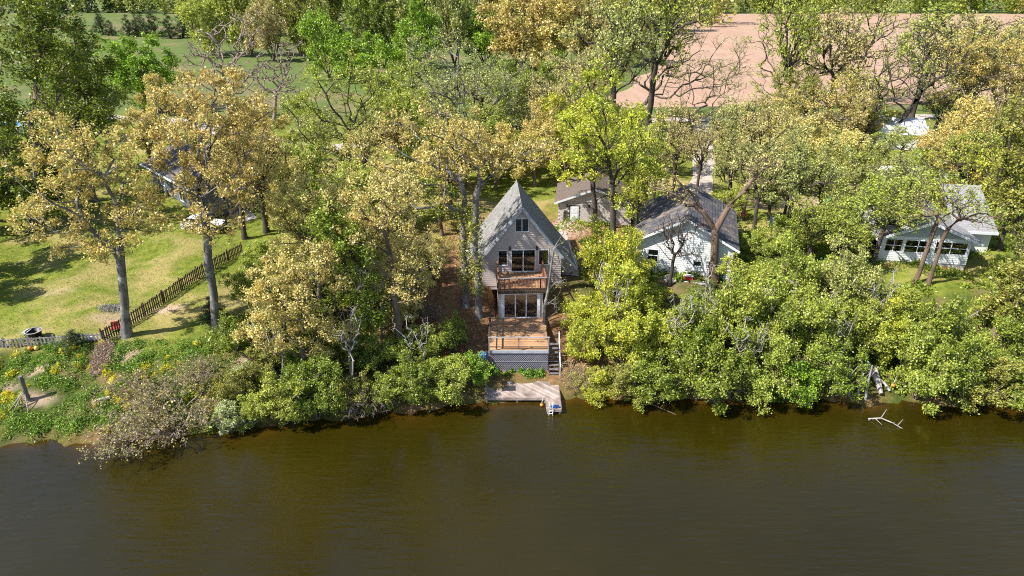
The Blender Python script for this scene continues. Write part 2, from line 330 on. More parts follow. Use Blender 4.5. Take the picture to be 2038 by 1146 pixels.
fp = [(18,139),(40,200),(70,320),(108,505),(900,520),(900,139)]
V = []; F = []; fx = np.linspace(0, 1, 60); fy = np.geomspace(139, 458, 60)
for j, y in enumerate(fy):
    xl = np.interp(y, [139, 200, 320, 458], [16, 40, 70, 108])+math.sin(y*.2)*1.5
    for i, t_ in enumerate(fx): V.append((xl+t_*(700-xl), y+6*math.sin(t_*9), 4.86))
    if j: F += [((j-1)*60+i, (j-1)*60+i+1, j*60+i+1, j*60+i) for i in range(59)]
me = bpy.data.meshes.new('field'); me.from_pydata(V, [], F); me.materials.append(MATS['field_soil']); link('field', me)['kind'] = 'structure'

# ---------------------------------------------------------------- buildings
def lap_wall(name, parent, mat, uv, z0, z1, span, holes=(), h=.2, lip=.03):
    """overlapping siding courses with real lips; uv(u, out, z) -> local point"""
    mb = MB(); z = z0
    while z < z1-1e-4:
        zt = min(z+h, z1); zm = (z+zt)/2; a0, b0 = span(z); a1, b1 = span(zt)
        if b0-a0 > .02:
            cuts = sorted([(hu0, hu1) for hu0, hu1, hz0, hz1 in holes if hz0 < zm < hz1])
            seg = []; cur = None
            xs_ = [(a0, a1)]
            for c0, c1 in cuts:
                if c1 < a0 or c0 > b0: continue
                seg.append((xs_[0], (c0, c0))); xs_ = [(c1, c1)]
            seg.append((xs_[0], (b0, b1)))
            for (l0, l1), (r0, r1) in seg:
                if r0-l0 < .01: continue
                v = [uv(l0, lip, z), uv(r0, lip, z), uv(r1, .002, zt), uv(min(l1, r1), .002, zt), uv(l0, -.02, z), uv(r0, -.02, z)]
                mb.add(v, [(0,1,2,3), (4,5,1,0)])
        z = zt
    return mb.build(name, mat, parent, kind=None)
def shingles(name, parent, mat, A, B, C, D, course=.32, tab=.75, seed=1, t=.03):
    """A,B eave ends, C,D ridge ends (D above A, C above B); courses of tabs, each a few mm proud"""
    A, B, C, D = map(Vector, (A, B, C, D)); n_ = (B-A).cross(D-A).normalized()
    if n_.z < 0: n_ = -n_
    r = random.Random(seed); mb = MB(); L_ = ((D-A).length+(C-B).length)/2; k = max(2, int(L_/course))
    for i in range(k):
        t0, t1 = i/k, (i+1.15)/k
        P0, P1 = A.lerp(D, t0), B.lerp(C, t0); Q0, Q1 = A.lerp(D, min(1, t1)), B.lerp(C, min(1, t1))
        m_ = max(1, int((P1-P0).length/tab)); off = r.random()
        cuts = [0]+[min(1, (j+off)/m_) for j in range(m_)]+[1]
        for a_, b_ in zip(cuts, cuts[1:]):
            if b_-a_ < .005: continue
            h_ = t*(.7+.6*r.random()); g = .004/(P1-P0).length
            v = [P0.lerp(P1, a_+g)+n_*h_, P0.lerp(P1, b_-g)+n_*h_, Q0.lerp(Q1, b_-g)+n_*.004, Q0.lerp(Q1, a_+g)+n_*.004, P0.lerp(P1, a_+g), P0.lerp(P1, b_-g)]
            mb.add(v, [(0,1,2,3), (4,5,1,0)])
    o = mb.build(name, mat, parent, kind='stuff'); return o
def roof_plane(parent, mat, A, B, C, D, th=.12, seed=1, course=.32):
    A, B, C, D = map(Vector, (A, B, C, D)); n_ = (B-A).cross(D-A).normalized()
    if n_.z < 0: n_ = -n_
    v = [A-n_*th, B-n_*th, C-n_*th, D-n_*th, A, B, C, D]
    o = MB().add(v, [(0,3,2,1),(4,5,6,7),(0,1,5,4),(1,2,6,5),(2,3,7,6),(3,0,4,7)]).build('roof', mat, parent)
    shingles('shingle_courses', o, mat, A, B, C, D, course, seed=seed)
    return o
def window(parent, u0, u1, z0, z1, v, n=2, name='window', fm='trim_white', fw=.07, mid=False, depth=.09, pane='pane'):
    """window or glazed door in the wall plane y=v facing -y"""
    mb = MB(); y0, y1 = v-.045, v+depth-.045
    mb.box(u0-fw, u1+fw, y0, y1, z1, z1+fw); mb.box(u0-fw, u1+fw, y0-.02, y1, z0-fw, z0)
    mb.box(u0-fw, u0, y0, y1, z0, z1); mb.box(u1, u1+fw, y0, y1, z0, z1)
    wn = (u1-u0)/n
    for i in range(1, n): mb.box(u0+wn*i-fw*.5, u0+wn*i+fw*.5, y0+.004, y1-.004, z0, z1)
    if mid: mb.box(u0, u1, y0+.012, y1-.012, (z0+z1)/2-.03, (z0+z1)/2+.03)
    f = mb.build(name, fm, parent)
    for i in range(n):
        a_, b_ = u0+wn*i+(fw*.5 if i else 0), u0+wn*(i+1)-(fw*.5 if i < n-1 else 0)
        MB().box(a_, b_, v+.005, v+.017, z0, z1).build(pane, 'glass', f)
    return f
FRONT = lambda v: (lambda u, out, z: (u, v-out, z))

# --- A-frame house
house = thing('a_frame_house', 'tall tan A-frame house with steep grey shingle roof and glazed doors above the dock', 'house', (.87, 56.4, 0), R(3))
SL = 1.27; AP = 11.5
def roofx(z): return (AP-z)/SL
sp_f = lambda z: (max(-3.55, -roofx(z)+.05), min(3.55, roofx(z)-.05))
holes = [(-.62,.62,9.13,10.4), (-.98,1.24,5.35,7.5), (-2.14,-1.26,5.95,7.45), (1.48,2.42,5.95,7.45)]
lap_wall('siding', house, 'siding_tan', FRONT(0), 4.0, 11.2, sp_f, holes)
MB().box(-3.5, -.98, .03, .12, 3.6, 5.95).box(1.24, 3.5, .03, .12, 3.6, 5.95).box(-2.2, 1.6, .03, .12, 2.3, 5.0).build('wall', 'siding_tan', house)
lap_wall('siding', house, 'siding_tan', lambda u, out, z: (-3.55-out, u, z), 3.8, 6.9, lambda z: (0, 1.8))
lap_wall('siding', house, 'siding_tan', lambda u, out, z: (3.55+out, u, z), 3.8, 6.9, lambda z: (0, 1.8))
lap_wall('siding', house, 'siding_tan', FRONT(1.85), 4.0, 6.9, lambda z: (max(-5.05, -roofx(z)+.12), -3.56))
lap_wall('siding', house, 'siding_tan', FRONT(1.85), 4.0, 6.9, lambda z: (3.56, min(5.05, roofx(z)-.12)))
MB().prism([(-5.0,3.6),(5.0,3.6),(5.0,4.95),(0,11.2),(-5.0,4.95)], 7.4, 7.5).build('back_wall', 'siding_tan', house)
MB().box(-5.05,-4.97,1.9,7.4,3.6,4.95).build('side_wall', 'siding_tan', house); MB().box(4.97,5.05,1.9,7.4,3.6,4.95).build('side_wall', 'siding_tan', house)
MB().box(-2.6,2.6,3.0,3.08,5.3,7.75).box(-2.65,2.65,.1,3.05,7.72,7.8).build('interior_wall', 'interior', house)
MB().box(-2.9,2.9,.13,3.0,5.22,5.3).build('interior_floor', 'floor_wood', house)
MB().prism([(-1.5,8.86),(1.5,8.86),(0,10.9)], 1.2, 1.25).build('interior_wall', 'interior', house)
k = 0
for s in (-1, 1):
    zf = 6.84
    roof_plane(house, 'shingle_grey', (s*roofx(zf), -.34, zf), (s*roofx(zf), 1.75, zf), (0, 1.75, AP), (0, -.34, AP), .13, 3+k)
    roof_plane(house, 'shingle_grey', (s*roofx(4.85), 1.75, 4.85), (s*roofx(4.85), 7.9, 4.85), (0, 7.9, AP), (0, 1.75, AP), .13, 5+k)
    MB().beam((s*roofx(zf-.02), -.37, zf-.15), (0, -.37, AP-.13), .05, .24).build('fascia', 'trim_grey', house)
    MB().beam((s*roofx(4.83), 1.72, 4.70), (s*roofx(6.8), 1.72, 6.68), .05, .2).build('fascia', 'trim_white', house)
    MB().beam((s*(roofx(4.85)+.04), 1.75, 4.80), (s*(roofx(4.85)+.04), 7.9, 4.80), .1, .12).build('gutter', 'trim_white', house)
    k += 1
MB().prism([(-.16,AP-.14),(.16,AP-.14),(0,AP+.09)], -.34, 7.9).build('ridge_cap', 'shingle_grey', house)
window(house, -.55, .55, 9.2, 10.33, 0, 2)
window(house, -.9, 1.16, 5.37, 7.42, 0, 2, 'sliding_door', fw=.08)
window(house, -2.07, -1.33, 6.02, 7.38, 0, 1); window(house, 1.55, 2.35, 6.02, 7.38, 0, 1)
for u in (-1.06, 1.34):
    o = MB().box(u-.07, u+.07, -.16, -.02, 7.45, 7.75).add([(u-.09,-.18,7.75),(u+.09,-.18,7.75),(u+.09,-.0,7.75),(u-.09,-.0,7.75),(u,-.09,7.86)], [(0,1,4),(1,2,4),(2,3,4),(3,0,4)]).build('wall_lantern', 'black_metal', house)
MB().tube((-1.12,-.02,6.15), (-1.12,-.12,6.15), .09, n=12).build('electric_meter', 'steel', house)
# lower room
LZ0, LZ1 = 2.45, 5.12
lap_wall('siding', house, 'siding_tan', FRONT(-3.72), LZ0, LZ1, lambda z: (-2.2, 1.6), [(-1.9, 1.3, 2.5, 5.05)])
lap_wall('siding', house, 'siding_tan', lambda u, out, z: (-2.2-out, u, z), LZ0, LZ1, lambda z: (-3.7, 0))
lap_wall('siding', house, 'siding_tan', lambda u, out, z: (1.6+out, u, z), LZ0, LZ1, lambda z: (-3.7, 0))
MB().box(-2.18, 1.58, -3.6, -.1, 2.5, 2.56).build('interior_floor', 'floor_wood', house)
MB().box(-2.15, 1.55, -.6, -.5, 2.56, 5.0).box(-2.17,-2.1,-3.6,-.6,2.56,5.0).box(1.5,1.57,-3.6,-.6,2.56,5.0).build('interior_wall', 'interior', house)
f = window(house, -1.72, 1.1, 2.66, 4.86, -3.74, 3, 'sliding_door', fw=.09)
MB().box(-1.98,-1.81,-3.80,-3.70,2.6,5.1).box(1.19,1.36,-3.80,-3.70,2.6,5.1).box(-1.81,1.19,-3.80,-3.70,4.95,5.1).build('door_trim', 'trim_white', house)
# --- upper deck on the roof of the lower room
ud = thing('balcony', 'upper wooden deck with slatted balusters outside the upper glass doors', 'deck', (.87, 56.4, 0), R(3))
n_b = 27
for i in range(n_b):
    y = -3.86+i*.143; piece('plank', 'deck_wood', ud, (-.2, y+.07, 5.29+random.uniform(-.004,.004)), (4.14, .122, .035), (0,0,R(random.uniform(-.15,.15))))
MB().box(-2.27,1.87,-3.94,-3.88,5.02,5.27).box(-2.31,-2.26,-3.9,-.05,5.02,5.27).box(1.86,1.91,-3.9,-.05,5.02,5.27).build('rim_joist', 'dark_wood', ud)
for i in range(24): piece('joist_end', 'dark_wood', ud, (-2.18+i*.174, -3.98, 5.10), (.07,.08,.12))
for u in (-2.2, -1.72, 1.35, 1.82): piece('post', 'dark_wood', ud, (u, -3.86 if abs(u) > 1.8 else -3.80, 5.86), (.1,.1,1.12))
for y in (-2.0, -.12):
    for u in (-2.2, 1.82): piece('post', 'red_wood', ud, (u, y, 5.84), (.09,.09,1.08))
piece('top_rail', 'grey_wood', ud, (-.19, -3.89, 6.43), (4.2,.13,.045)); piece('bottom_rail', 'dark_wood', ud, (-.19, -3.88, 5.42), (4.1,.05,.08))
for u in (-2.2, 1.82):
    piece('side_rail', 'red_wood', ud, (u, -1.97, 6.42), (.12,3.75,.045)); piece('bottom_rail', 'red_wood', ud, (u, -1.97, 5.44), (.05,3.7,.07))
for i in range(33): piece('baluster', 'red_wood', ud, (-2.1+i*.121, -3.90, 5.92), (.035,.035,.98))
for u in (-2.2, 1.82):
    for i in range(22): piece('baluster', 'red_wood', ud, (u, -3.72+i*.165, 5.92), (.035,.035,.96))
# --- lower deck with lattice skirt
dk = thing('lower_deck', 'lower wooden deck with leaf-strewn boards above a grey lattice skirt', 'deck')
for i in range(41):
    y = 46.95+i*.1435; piece('plank', 'deck_wood', dk, (.54, y+.07, 2.6+random.uniform(-.005,.005)), (4.72, .122, .04), (0,0,R(random.uniform(-.15,.15))))
MB().box(-1.86,2.94,46.88,46.94,2.42,2.66).build('rim_joist', 'trim_grey', dk)
MB().box(-1.86,-1.81,46.95,52.75,2.35,2.57).box(2.89,2.94,46.95,52.6,2.35,2.57).build('side_joist', 'dark_wood', dk)
for x in (-1.80, .54, 2.88):
    piece('post', 'grey_wood', dk, (x, 46.84 if x != .54 else 46.99, 3.2), (.09,.09,1.35))
for y in (49.0, 51.0, 52.7): piece('post', 'dark_wood', dk, (-1.82, y, 3.2), (.1,.1,1.3))
for y in (50.2, 52.5): piece('post', 'dark_wood', dk, (2.9, y, 3.2), (.09,.09,1.3))
piece('top_rail', 'grey_wood', dk, (.54, 46.88, 3.87), (4.85,.13,.045)); piece('mid_rail', 'dark_wood', dk, (.54, 46.9, 3.0), (4.7,.03,.05)); 
piece('side_rail', 'dark_wood', dk, (-1.82, 49.8, 3.87), (.12,5.8,.045)); piece('side_rail', 'dark_wood', dk, (-1.82, 49.8, 3.3), (.04,5.7,.09))
def clip_seg(p, q, x0, x1, z0, z1):
    (ax, az), (bx, bz) = p, q; t0, t1 = 0., 1.; dx, dz = bx-ax, bz-az
    for p_, q_ in ((-dx, ax-x0), (dx, x1-ax), (-dz, az-z0), (dz, z1-az)):
        if abs(p_) < 1e-9:
            if q_ < 0: return None
        else:
            t = q_/p_
            if p_ < 0: t0 = max(t0, t)
            else: t1 = min(t1, t)
    return None if t1-t0 < .01 else ((ax+dx*t0, az+dz*t0), (ax+dx*t1, az+dz*t1))
for s, yy in ((1, 46.955), (-1, 46.972)):
    for i in range(-16, 40):
        c = -1.8+i*.165
        sg = clip_seg((c, .75), (c+s*1.7, 2.45), -1.8, 2.88, .78, 2.41) if s > 0 else clip_seg((c+.8, .75), (c+.8-1.7, 2.45), -1.8, 2.88, .78, 2.41)
        if sg:
            (ax, az), (bx, bz) = sg; L_ = math.hypot(bx-ax, bz-az)
            piece('lattice_slat', 'lattice_wood', dk, ((ax+bx)/2, yy, (az+bz)/2), (L_, .012, .042), (0, -math.atan2(bz-az, bx-ax), 0))
piece('lattice_rail', 'lattice_wood', dk, (.54, 46.935, 1.62), (4.7,.02,.05)); piece('lattice_rail', 'lattice_wood', dk, (.54, 46.935, .78), (4.7,.02,.07))
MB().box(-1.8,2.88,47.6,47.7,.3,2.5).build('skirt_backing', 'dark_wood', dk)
# stairs
st = thing('stairs', 'steep dark wooden steps descending to the dock right of the lattice', 'stairs', (3.36,0,0))
for i in range(8): piece('tread', 'stair_wood', st, (0, 48.35-i*.26, 2.42-i*.235), (.78,.25,.045))
MB().beam((-.4,48.5,2.3),(-.4,46.3,.45),.05,.24).build('stringer', 'dark_wood', st); MB().beam((.4,48.5,2.3),(.4,46.3,.45),.05,.24).build('stringer', 'dark_wood', st)
for y, z in ((48.5,2.4),(47.4,1.4),(46.3,.5)): piece('post', 'trim_white', st, (.45, y, z+.5), (.06,.06,1.1))
MB().beam((.45,48.6,3.45),(.45,46.25,1.55),.06,.06).build('handrail', 'trim_white', st)
# --- dock: diagonal boards clipped to its outline
dock = thing('dock', 'weathered pinkish dock with diagonal boards and a short finger on its right end', 'dock')
def clip_poly(poly, x0, x1, y0, y1):
    def cl(P, ins, inter):
        out = []
        for i in range(len(P)):
            a_, b_ = P[i-1], P[i]
            if ins(b_):
                if not ins(a_): out.append(inter(a_, b_))
                out.append(b_)
            elif ins(a_): out.append(inter(a_, b_))
        return out
    for ax, v, sg in ((0,x0,1),(0,x1,-1),(1,y0,1),(1,y1,-1)):
        if not poly: return []
        poly = cl(poly, lambda p: sg*(p[ax]-v) >= 0, lambda p, q: tuple(p[k]+(q[k]-p[k])*((v-p[ax])/(q[ax]-p[ax])) for k in (0,1)))
    return poly
d_ = Vector((math.cos(R(-42)), math.sin(R(-42)))); n_ = Vector((-d_.y, d_.x))
for i in range(-24, 26):
    c = Vector((.8, 44.6))+n_*(i*.19); pl = [c-d_*6-n_*.081, c+d_*6-n_*.081, c+d_*6+n_*.081, c-d_*6+n_*.081]; pl = [tuple(p) for p in pl]
    zt = .5+random.uniform(-.006,.006)
    for rect in ((-2.05,3.66,43.62,46.35), (2.58,3.66,42.1,43.615)):
        q = clip_poly(pl, *rect)
        if len(q) > 2: MB().slab(q, zt-.04, zt).build('plank', 'dock_wood', dock)
MB().box(-2.07,2.56,43.56,43.615,.24,.47).box(-2.09,-2.055,43.62,46.3,.24,.47).box(3.665,3.70,42.1,46.3,.24,.47).box(2.54,2.575,42.1,43.55,.24,.47).box(2.58,3.66,42.05,42.095,.24,.47).build('rim_joist', 'dock_wood', dock)
for x, y in ((-1.9,43.7),(.4,43.7),(2.5,43.68),(2.68,42.2),(3.56,42.2),(3.56,44.2),(-1.9,45.4),(.4,45.6),(3.5,45.9)):
    MB().tube((x,y,-1.2),(x,y,.4 if (x, y) != (2.68,42.2) else .5),.08,n=8).build('piling', 'grey_wood', dock)
ld = thing('dock_ladder', 'white metal swim ladder hooked over the end of the dock finger', 'ladder')
mb = MB()
for x in (2.75, 3.02): mb.path([(x,42.35,.52),(x,42.3,.95),(x,42.02,.95),(x,41.98,.4),(x,41.96,-.8)], [.022]*5)
mb.build('rail', 'white_plastic', ld, True)
for z in (.15,.4): piece('rung', 'white_plastic', ld, (2.885,41.96,z), (.26,.05,.03))
props(MB().box(2.92,3.5,42.16,42.34,.505,.66).box(2.98,3.44,42.19,42.31,.66,.72).build('tackle_box', 'blue_plastic'), 'small blue box at the end of the dock finger', 'box')
props(MB().box(-.78,.26,44.45,45.17,.512,.527).build('door_mat', 'black_rubber'), 'black rectangular mat lying on the dock boards', 'mat')
props(MB().box(-1.12,.0,45.3,46.3,.512,.56).build('board_panel', 'grey_mat'), 'faded grey board lying on the dock behind the black mat', 'board')
b_ = thing('float_buoy', 'orange mooring float hanging beside the dock finger', 'buoy', (2.25,43.15,.1))
MB().lathe([(.02,-.12),(.10,-.09),(.15,0),(.12,.09),(.03,.13)],14).build('float', 'orange_plastic', b_, True)
MB().tube((0,0,.15),(.1,.35,.4),.012).build('rope', 'white_plastic', b_)
b_ = thing('plastic_barrel', 'dark blue plastic drum beside the left front corner of the lower deck', 'barrel', (-2.3,46.9,gz(-2.3,46.9)))
MB().lathe([(.0,1.62),(.30,1.62),(.36,1.55),(.37,1.2),(.40,1.18),(.40,1.1),(.37,1.08),(.37,.75),(.3,.7),(0,.7)],18).build('drum', 'blue_plastic', b_, True)
MB().box(-.4,.4,-.35,.35,-.1,.7).build('stand', 'dark_wood', b_)
# --- block shed
sh = thing('block_shed', 'small concrete block garage with white door and brown shingle roof behind the A-frame', 'shed', (9.0, 71.4, 0), R(-6))
zs = 4.55
MB().prism([(-3.95,zs-.3),(4.05,zs-.3),(4.05,7.0),(.05,8.55),(-3.95,7.0)], .05, .12).build('mortar_wall', 'mortar', sh)
hb = .2; CB = None
def blockmesh():
    global CB
    o = piece('block', 'block_wall', sh, (0,0,0), (1,1,1)); return o
for r_ in range(12):
    z = zs+r_*.205+.1
    for c_ in range(21):
        u = -3.93+c_*.41+(.205 if r_ % 2 else 0)
        if u > 3.85: continue
        if -2.75 < u+.2 < -1.55 and z < zs+2.1: continue
        if z > 7.0-.1: continue
        piece('block', 'block_wall', sh, (u+.2, 0.02, z), (.395,.07,.19))
for r_ in range(7):
    z = zs+12*.205+r_*.205+.1; half = (8.5-z)/.387-.1
    c_ = -half
    while c_ < half-.3:
        if half > .4: piece('block', 'block_wall', sh, (c_+.25, 0.02, z), (.395,.07,.19))
        c_ += .41
for s in (-1, 1):
    roof_plane(sh, 'shingle_brown', (s*4.35,-.3,6.92), (s*4.35,7.2,6.92), (0,7.2,8.62), (0,-.3,8.62), .12, 20+s)
    MB().beam((s*4.4,-.34,6.82),(0,-.34,8.52),.05,.2).build('fascia', 'trim_white', sh)
MB().box(-3.95,-3.87,.1,7,zs-.3,6.9).box(3.97,4.05,.1,7,zs-.3,6.9).box(-3.95,4.05,6.9,7.0,zs-.3,7).build('wall', 'block_wall', sh)
MB().box(-2.62,-1.68,-.02,.03,zs,zs+1.98).box(-2.5,-1.8,-.035,-.015,zs+1.1,zs+1.8).box(-2.5,-1.8,-.035,-.015,zs+.2,zs+.95).build('door', 'trim_white', sh)
MB().box(-2.70,-2.62,-.04,.03,zs,zs+2.06).box(-1.68,-1.60,-.04,.03,zs,zs+2.06).box(-2.62,-1.68,-.04,.03,zs+1.98,zs+2.06).build('door_frame', 'dark_wood', sh)
MB().box(-3.35,-3.05,-.12,-.02,zs+.0,zs+1.25).box(-3.3,-3.0,-.16,-.02,zs+1.25,zs+1.45).build('utility_post', 'dark_wood', sh)
for u in (-2.95, -.55): MB().box(u-.1,u+.1,-.16,-.02,zs+1.9,zs+2.15).build('wall_lantern', 'black_metal', sh)
# --- white cottage
wh = thing('white_cottage', 'white sided gable cottage with dark shingle roof behind the forked tree', 'house', (15.8, 58.3, 0), R(-15))
zw = 4.2; wa = 9.7; we = 7.35; ww = 4.35
slw = (wa-we)/ww
hl = [(-3.3,-2.2,5.2,6.5), (.9,1.7,5.15,5.75)]
lap_wall('siding', wh, 'siding_white', FRONT(0), zw, wa-.1, lambda z: (-min(ww, (wa-z)/slw), min(ww, (wa-z)/slw)), hl, .2, .03)
MB().prism([(-ww,3.7),(ww,3.7),(ww,we),(0,wa-.1),(-ww,we)], .06, .12).build('wall', 'siding_white', wh)
lap_wall('siding', wh, 'siding_white', lambda u, out, z: (-ww-out, u, z), zw, we, lambda z: (0, 10.8), (), .2, .03)
lap_wall('siding', wh, 'siding_white', lambda u, out, z: (ww+out, u, z), zw, we, lambda z: (0, 10.8), (), .2, .03)
window(wh, -3.2, -2.3, 5.27, 6.42, 0, 1, mid=True); window(wh, .97, 1.63, 5.22, 5.68, 0, 1)
for s in (-1, 1):
    ze = we-.35*slw
    roof_plane(wh, 'shingle_dark', (s*(ww+.45),-.45,we-.45*slw+.12), (s*(ww+.45),11.2,we-.45*slw+.12), (0,11.2,wa+.12), (0,-.45,wa+.12), .14, 30+s)
    MB().beam((s*(ww+.47),-.49,we-.47*slw),(0,-.49,wa-.0),.05,.2).build('fascia', 'trim_white', wh)
MB().box(2.4,2.75,-.09,-.03,5.9,8.1).build('flue_pipe', 'tarp_grey', wh); MB().box(2.3,2.8,-.25,-.03,5.25,5.75).build('air_conditioner', 'black_metal', wh)
MB().box(1.0,3.4,8.6,11.6,we+.5,we+.7).build('dormer_roof', 'shingle_dark', wh)
MB().box(1.0,3.4,8.55,8.6,we+.35,we+.72).build('fascia', 'trim_white', wh)
for i in range(7): MB().box(-1.5+i*.02,2.5,-1.7+i*.2,-1.52+i*.2,3.95,4.25).build('patio_slab', 'concrete', wh) if i % 2 == 0 else None
# --- right-hand cottage with glazed porch
rh = thing('porch_cottage', 'white cottage on the right with a glazed porch and pale grey roof', 'house', (39.1, 60.2, 0), R(-10))
zr = 4.4; pw = 3.9
lap_wall('porch_siding', rh, 'siding_white', FRONT(0), zr+.25, zr+1.15, lambda z: (-pw, pw), (), .2, .03)
MB().box(-pw,pw,.02,.12,zr+2.45,zr+2.75).box(-pw,-pw+.35,-.01,.12,zr+1.15,zr+2.45).box(pw-.25,pw,-.01,.12,zr+1.15,zr+2.45).box(.55,.85,-.01,.12,zr+1.15,zr+2.45).box(-2.0,-1.8,-.01,.12,zr+1.15,zr+2.45).build('porch_frame', 'trim_white', rh)
for a_, b_ in ((-3.5,-2.05),(-1.75,.5),(.9,3.6)): window(rh, a_, b_, zr+1.22, zr+2.38, .03, 2, mid=True, fw=.06)
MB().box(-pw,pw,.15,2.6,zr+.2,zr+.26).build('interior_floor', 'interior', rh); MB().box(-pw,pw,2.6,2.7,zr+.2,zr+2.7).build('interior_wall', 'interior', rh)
lap_wall('siding', rh, 'siding_white', lambda u, out, z: (pw+out, u, z), zr, zr+2.7, lambda z: (.1, 9))
pa = zr+4.35; pe = zr+2.55
lap_wall('gable_siding', rh, 'siding_greygreen', FRONT(.02), zr+2.75, pa-.1, lambda z: (-(pa-z)/.4+0, (pa-z)/.4), (), .22)
for s in (-1, 1):
    roof_plane(rh, 'shingle_pale', (s*4.6,-.5,pa-1.84+.1), (s*4.6,11.5,pa-1.84+.1), (0,11.5,pa+.1), (0,-.5,pa+.1), .14, 40+s)
    MB().beam((s*4.65,-.54,pa-1.9),(0,-.54,pa-.02),.06,.24).build('fascia', 'trim_white', rh)
roof_plane(rh, 'shingle_pale', (3.8,3.4,pa-1.9), (7.6,3.4,pa-1.9), (7.6,9.5,pa+1.1), (3.8,9.5,pa+1.1), .14, 50)
MB().box(3.8,7.6,3.3,3.4,pa-2.1,pa-1.86).build('fascia', 'trim_white', rh); MB().box(3.9,7.4,4.1,4.2,3.9,pa-1.7).box(7.3,7.4,4.2,9.4,3.9,pa-1.5).build('wall', 'siding_white', rh)
MB().box(-pw,pw,9,9.1,3.9,pe).build('back_wall', 'siding_white', rh)
MB().box(-pw-.2,pw-1.6,-.42,-.3,zr-.75,zr-.05).box(-pw-.2,pw-1.6,-.3,0,zr-.2,zr-.05).build('porch_base', 'red_wood', rh)
MB().box(-pw,pw,.03,.12,3.6,zr+.25).build('foundation_wall', 'concrete', rh)
MB().box(.0,1.4,-.30,-.02,zr-.12,zr+.22).build('crawlspace_hatch', 'tarp_grey', rh)
# --- left house under the oaks
lh = thing('dark_roof_house', 'low dark-roofed house with white eaves mostly hidden under the golden oaks', 'house', (-41.0, 80.5, 0), R(-46))
lap_wall('siding', lh, 'siding_dark', FRONT(0), 4.4, 7.3, lambda z: (-8.5, 8.5), [(-5,-3.6,5.3,6.6),(1,3,4.6,6.7)])
window(lh, -4.9, -3.7, 5.37, 6.53, 0, 2); window(lh, 1.1, 2.9, 4.67, 6.63, 0, 2, 'sliding_door')
MB().prism([(-8.5,4),(8.5,4),(8.5,7.3),(-8.5,7.3)], .06, .14).build('wall', 'siding_dark', lh)
roof_plane(lh, 'shingle_dark', (-9.2,-.7,7.3), (9.2,-.7,7.3), (9.2,4.3,9.4), (-9.2,4.3,9.4), .14, 60)
roof_plane(lh, 'shingle_dark', (-9.2,9.3,7.3), (9.2,9.3,7.3), (9.2,4.3,9.4), (-9.2,4.3,9.4), .14, 61)
MB().box(-9.2,9.2,-.85,-.7,7.12,7.3).build('gutter', 'trim_white', lh)
for s in (-1, 1):
    MB().prism([(-.6,7.0),(9.1,7.0),(4.3,9.3)], 0, .1).build('gable_wall', 'siding_dark', lh).matrix_local = Matrix.Translation((s*8.4, 0, 0)) @ Matrix.Rotation(R(90), 4, 'Z')
    MB().box(s*8.4-.05,s*8.4+.05,.1,8.6,4,7.2).build('side_wall', 'siding_dark', lh)
# --- far white garage and long white trailer right of the driveway
fg = thing('white_garage', 'bright white garage seen through the leaning walnut trees', 'garage', (59.5, 104, 0), R(-12))
lap_wall('siding', fg, 'siding_white', FRONT(0), 4.8, 8.6, lambda z: (-3.3, 3.3), [(-1.4,1.4,4.8,7.2)], .25)
MB().box(-1.4,1.4,.05,.1,4.8,7.2).build('garage_door', 'trim_white', fg); MB().box(-3.3,3.3,.12,.2,4.5,7.4).box(-3.3,-3.2,.2,7,4.5,7.4).box(3.2,3.3,.2,7,4.5,7.4).box(-3.3,3.3,7,7.1,4.5,7.4).build('wall', 'siding_white', fg)
roof_plane(fg, 'trim_white', (-3.6,-.4,7.3), (3.6,-.4,7.3), (3.6,3.6,9.2), (-3.6,3.6,9.2), .14, 70); roof_plane(fg, 'trim_white', (-3.6,7.5,7.3), (3.6,7.5,7.3), (3.6,3.6,9.2), (-3.6,3.6,9.2), .14, 71)
tr = thing('camper_trailer', 'long white camper trailer half hidden by light green trees', 'trailer', (50.3, 84, 0), R(-6))
MB().prism([(-3.6,5.3),(3.3,5.3),(3.7,6.2),(3.4,7.2),(-3.4,7.3),(-3.8,6.6)], -1.1, 1.1).build('body', 'car_white', tr)
MB().box(-3.3,3.2,-1.15,1.15,7.3,7.36).build('roof', 'white_plastic', tr)
for u in (-2.4,.6,2.0): MB().box(u-.4,u+.4,-1.125,-1.1,6.2,6.8).build('window', 'black_metal', tr)
for u in (-.6,.3):
    for y in (-1.05,1.05): MB().tube((u,y-.1,5.1),(u,y+.1,5.1),.34,n=14).build('wheel', 'black_rubber', tr)
sd_ = thing('satellite_dish', 'round white dish on a short pole left of the amber tree', 'dish', (58.3, 96.5, 4.8))
MB().lathe([(.0,0),(.3,.03),(.55,.12),(.72,.24),(.73,.26),(.55,.15),(.3,.06),(0,.03)],20,(0,0,.9)).build('dish', 'white_plastic', sd_, True)
MB().tube((0,0,0),(0,0,.95),.05).build('pole', 'steel', sd_); MB().tube((.3,-.5,1.05),(0,0,1.5),.02).build('feed_arm', 'steel', sd_)
bt = thing('covered_boat', 'boat under a crumpled grey and white cover left of the amber tree', 'boat', (57.8, 87, 0), R(20))
MB().add([(-2.2,-.8,5.9),(1.6,-.8,5.9),(2.6,0,6.0),(1.6,.8,5.9),(-2.2,.8,5.9),(-2.0,-.4,5.2),(1.5,-.3,5.2),(2.0,0,5.3),(1.5,.3,5.2),(-2.0,.4,5.2)], [(0,1,6,5),(1,2,7,6),(2,3,8,7),(3,4,9,8),(4,0,5,9),(5,6,7,8,9)]).build('hull', 'white_plastic', bt)
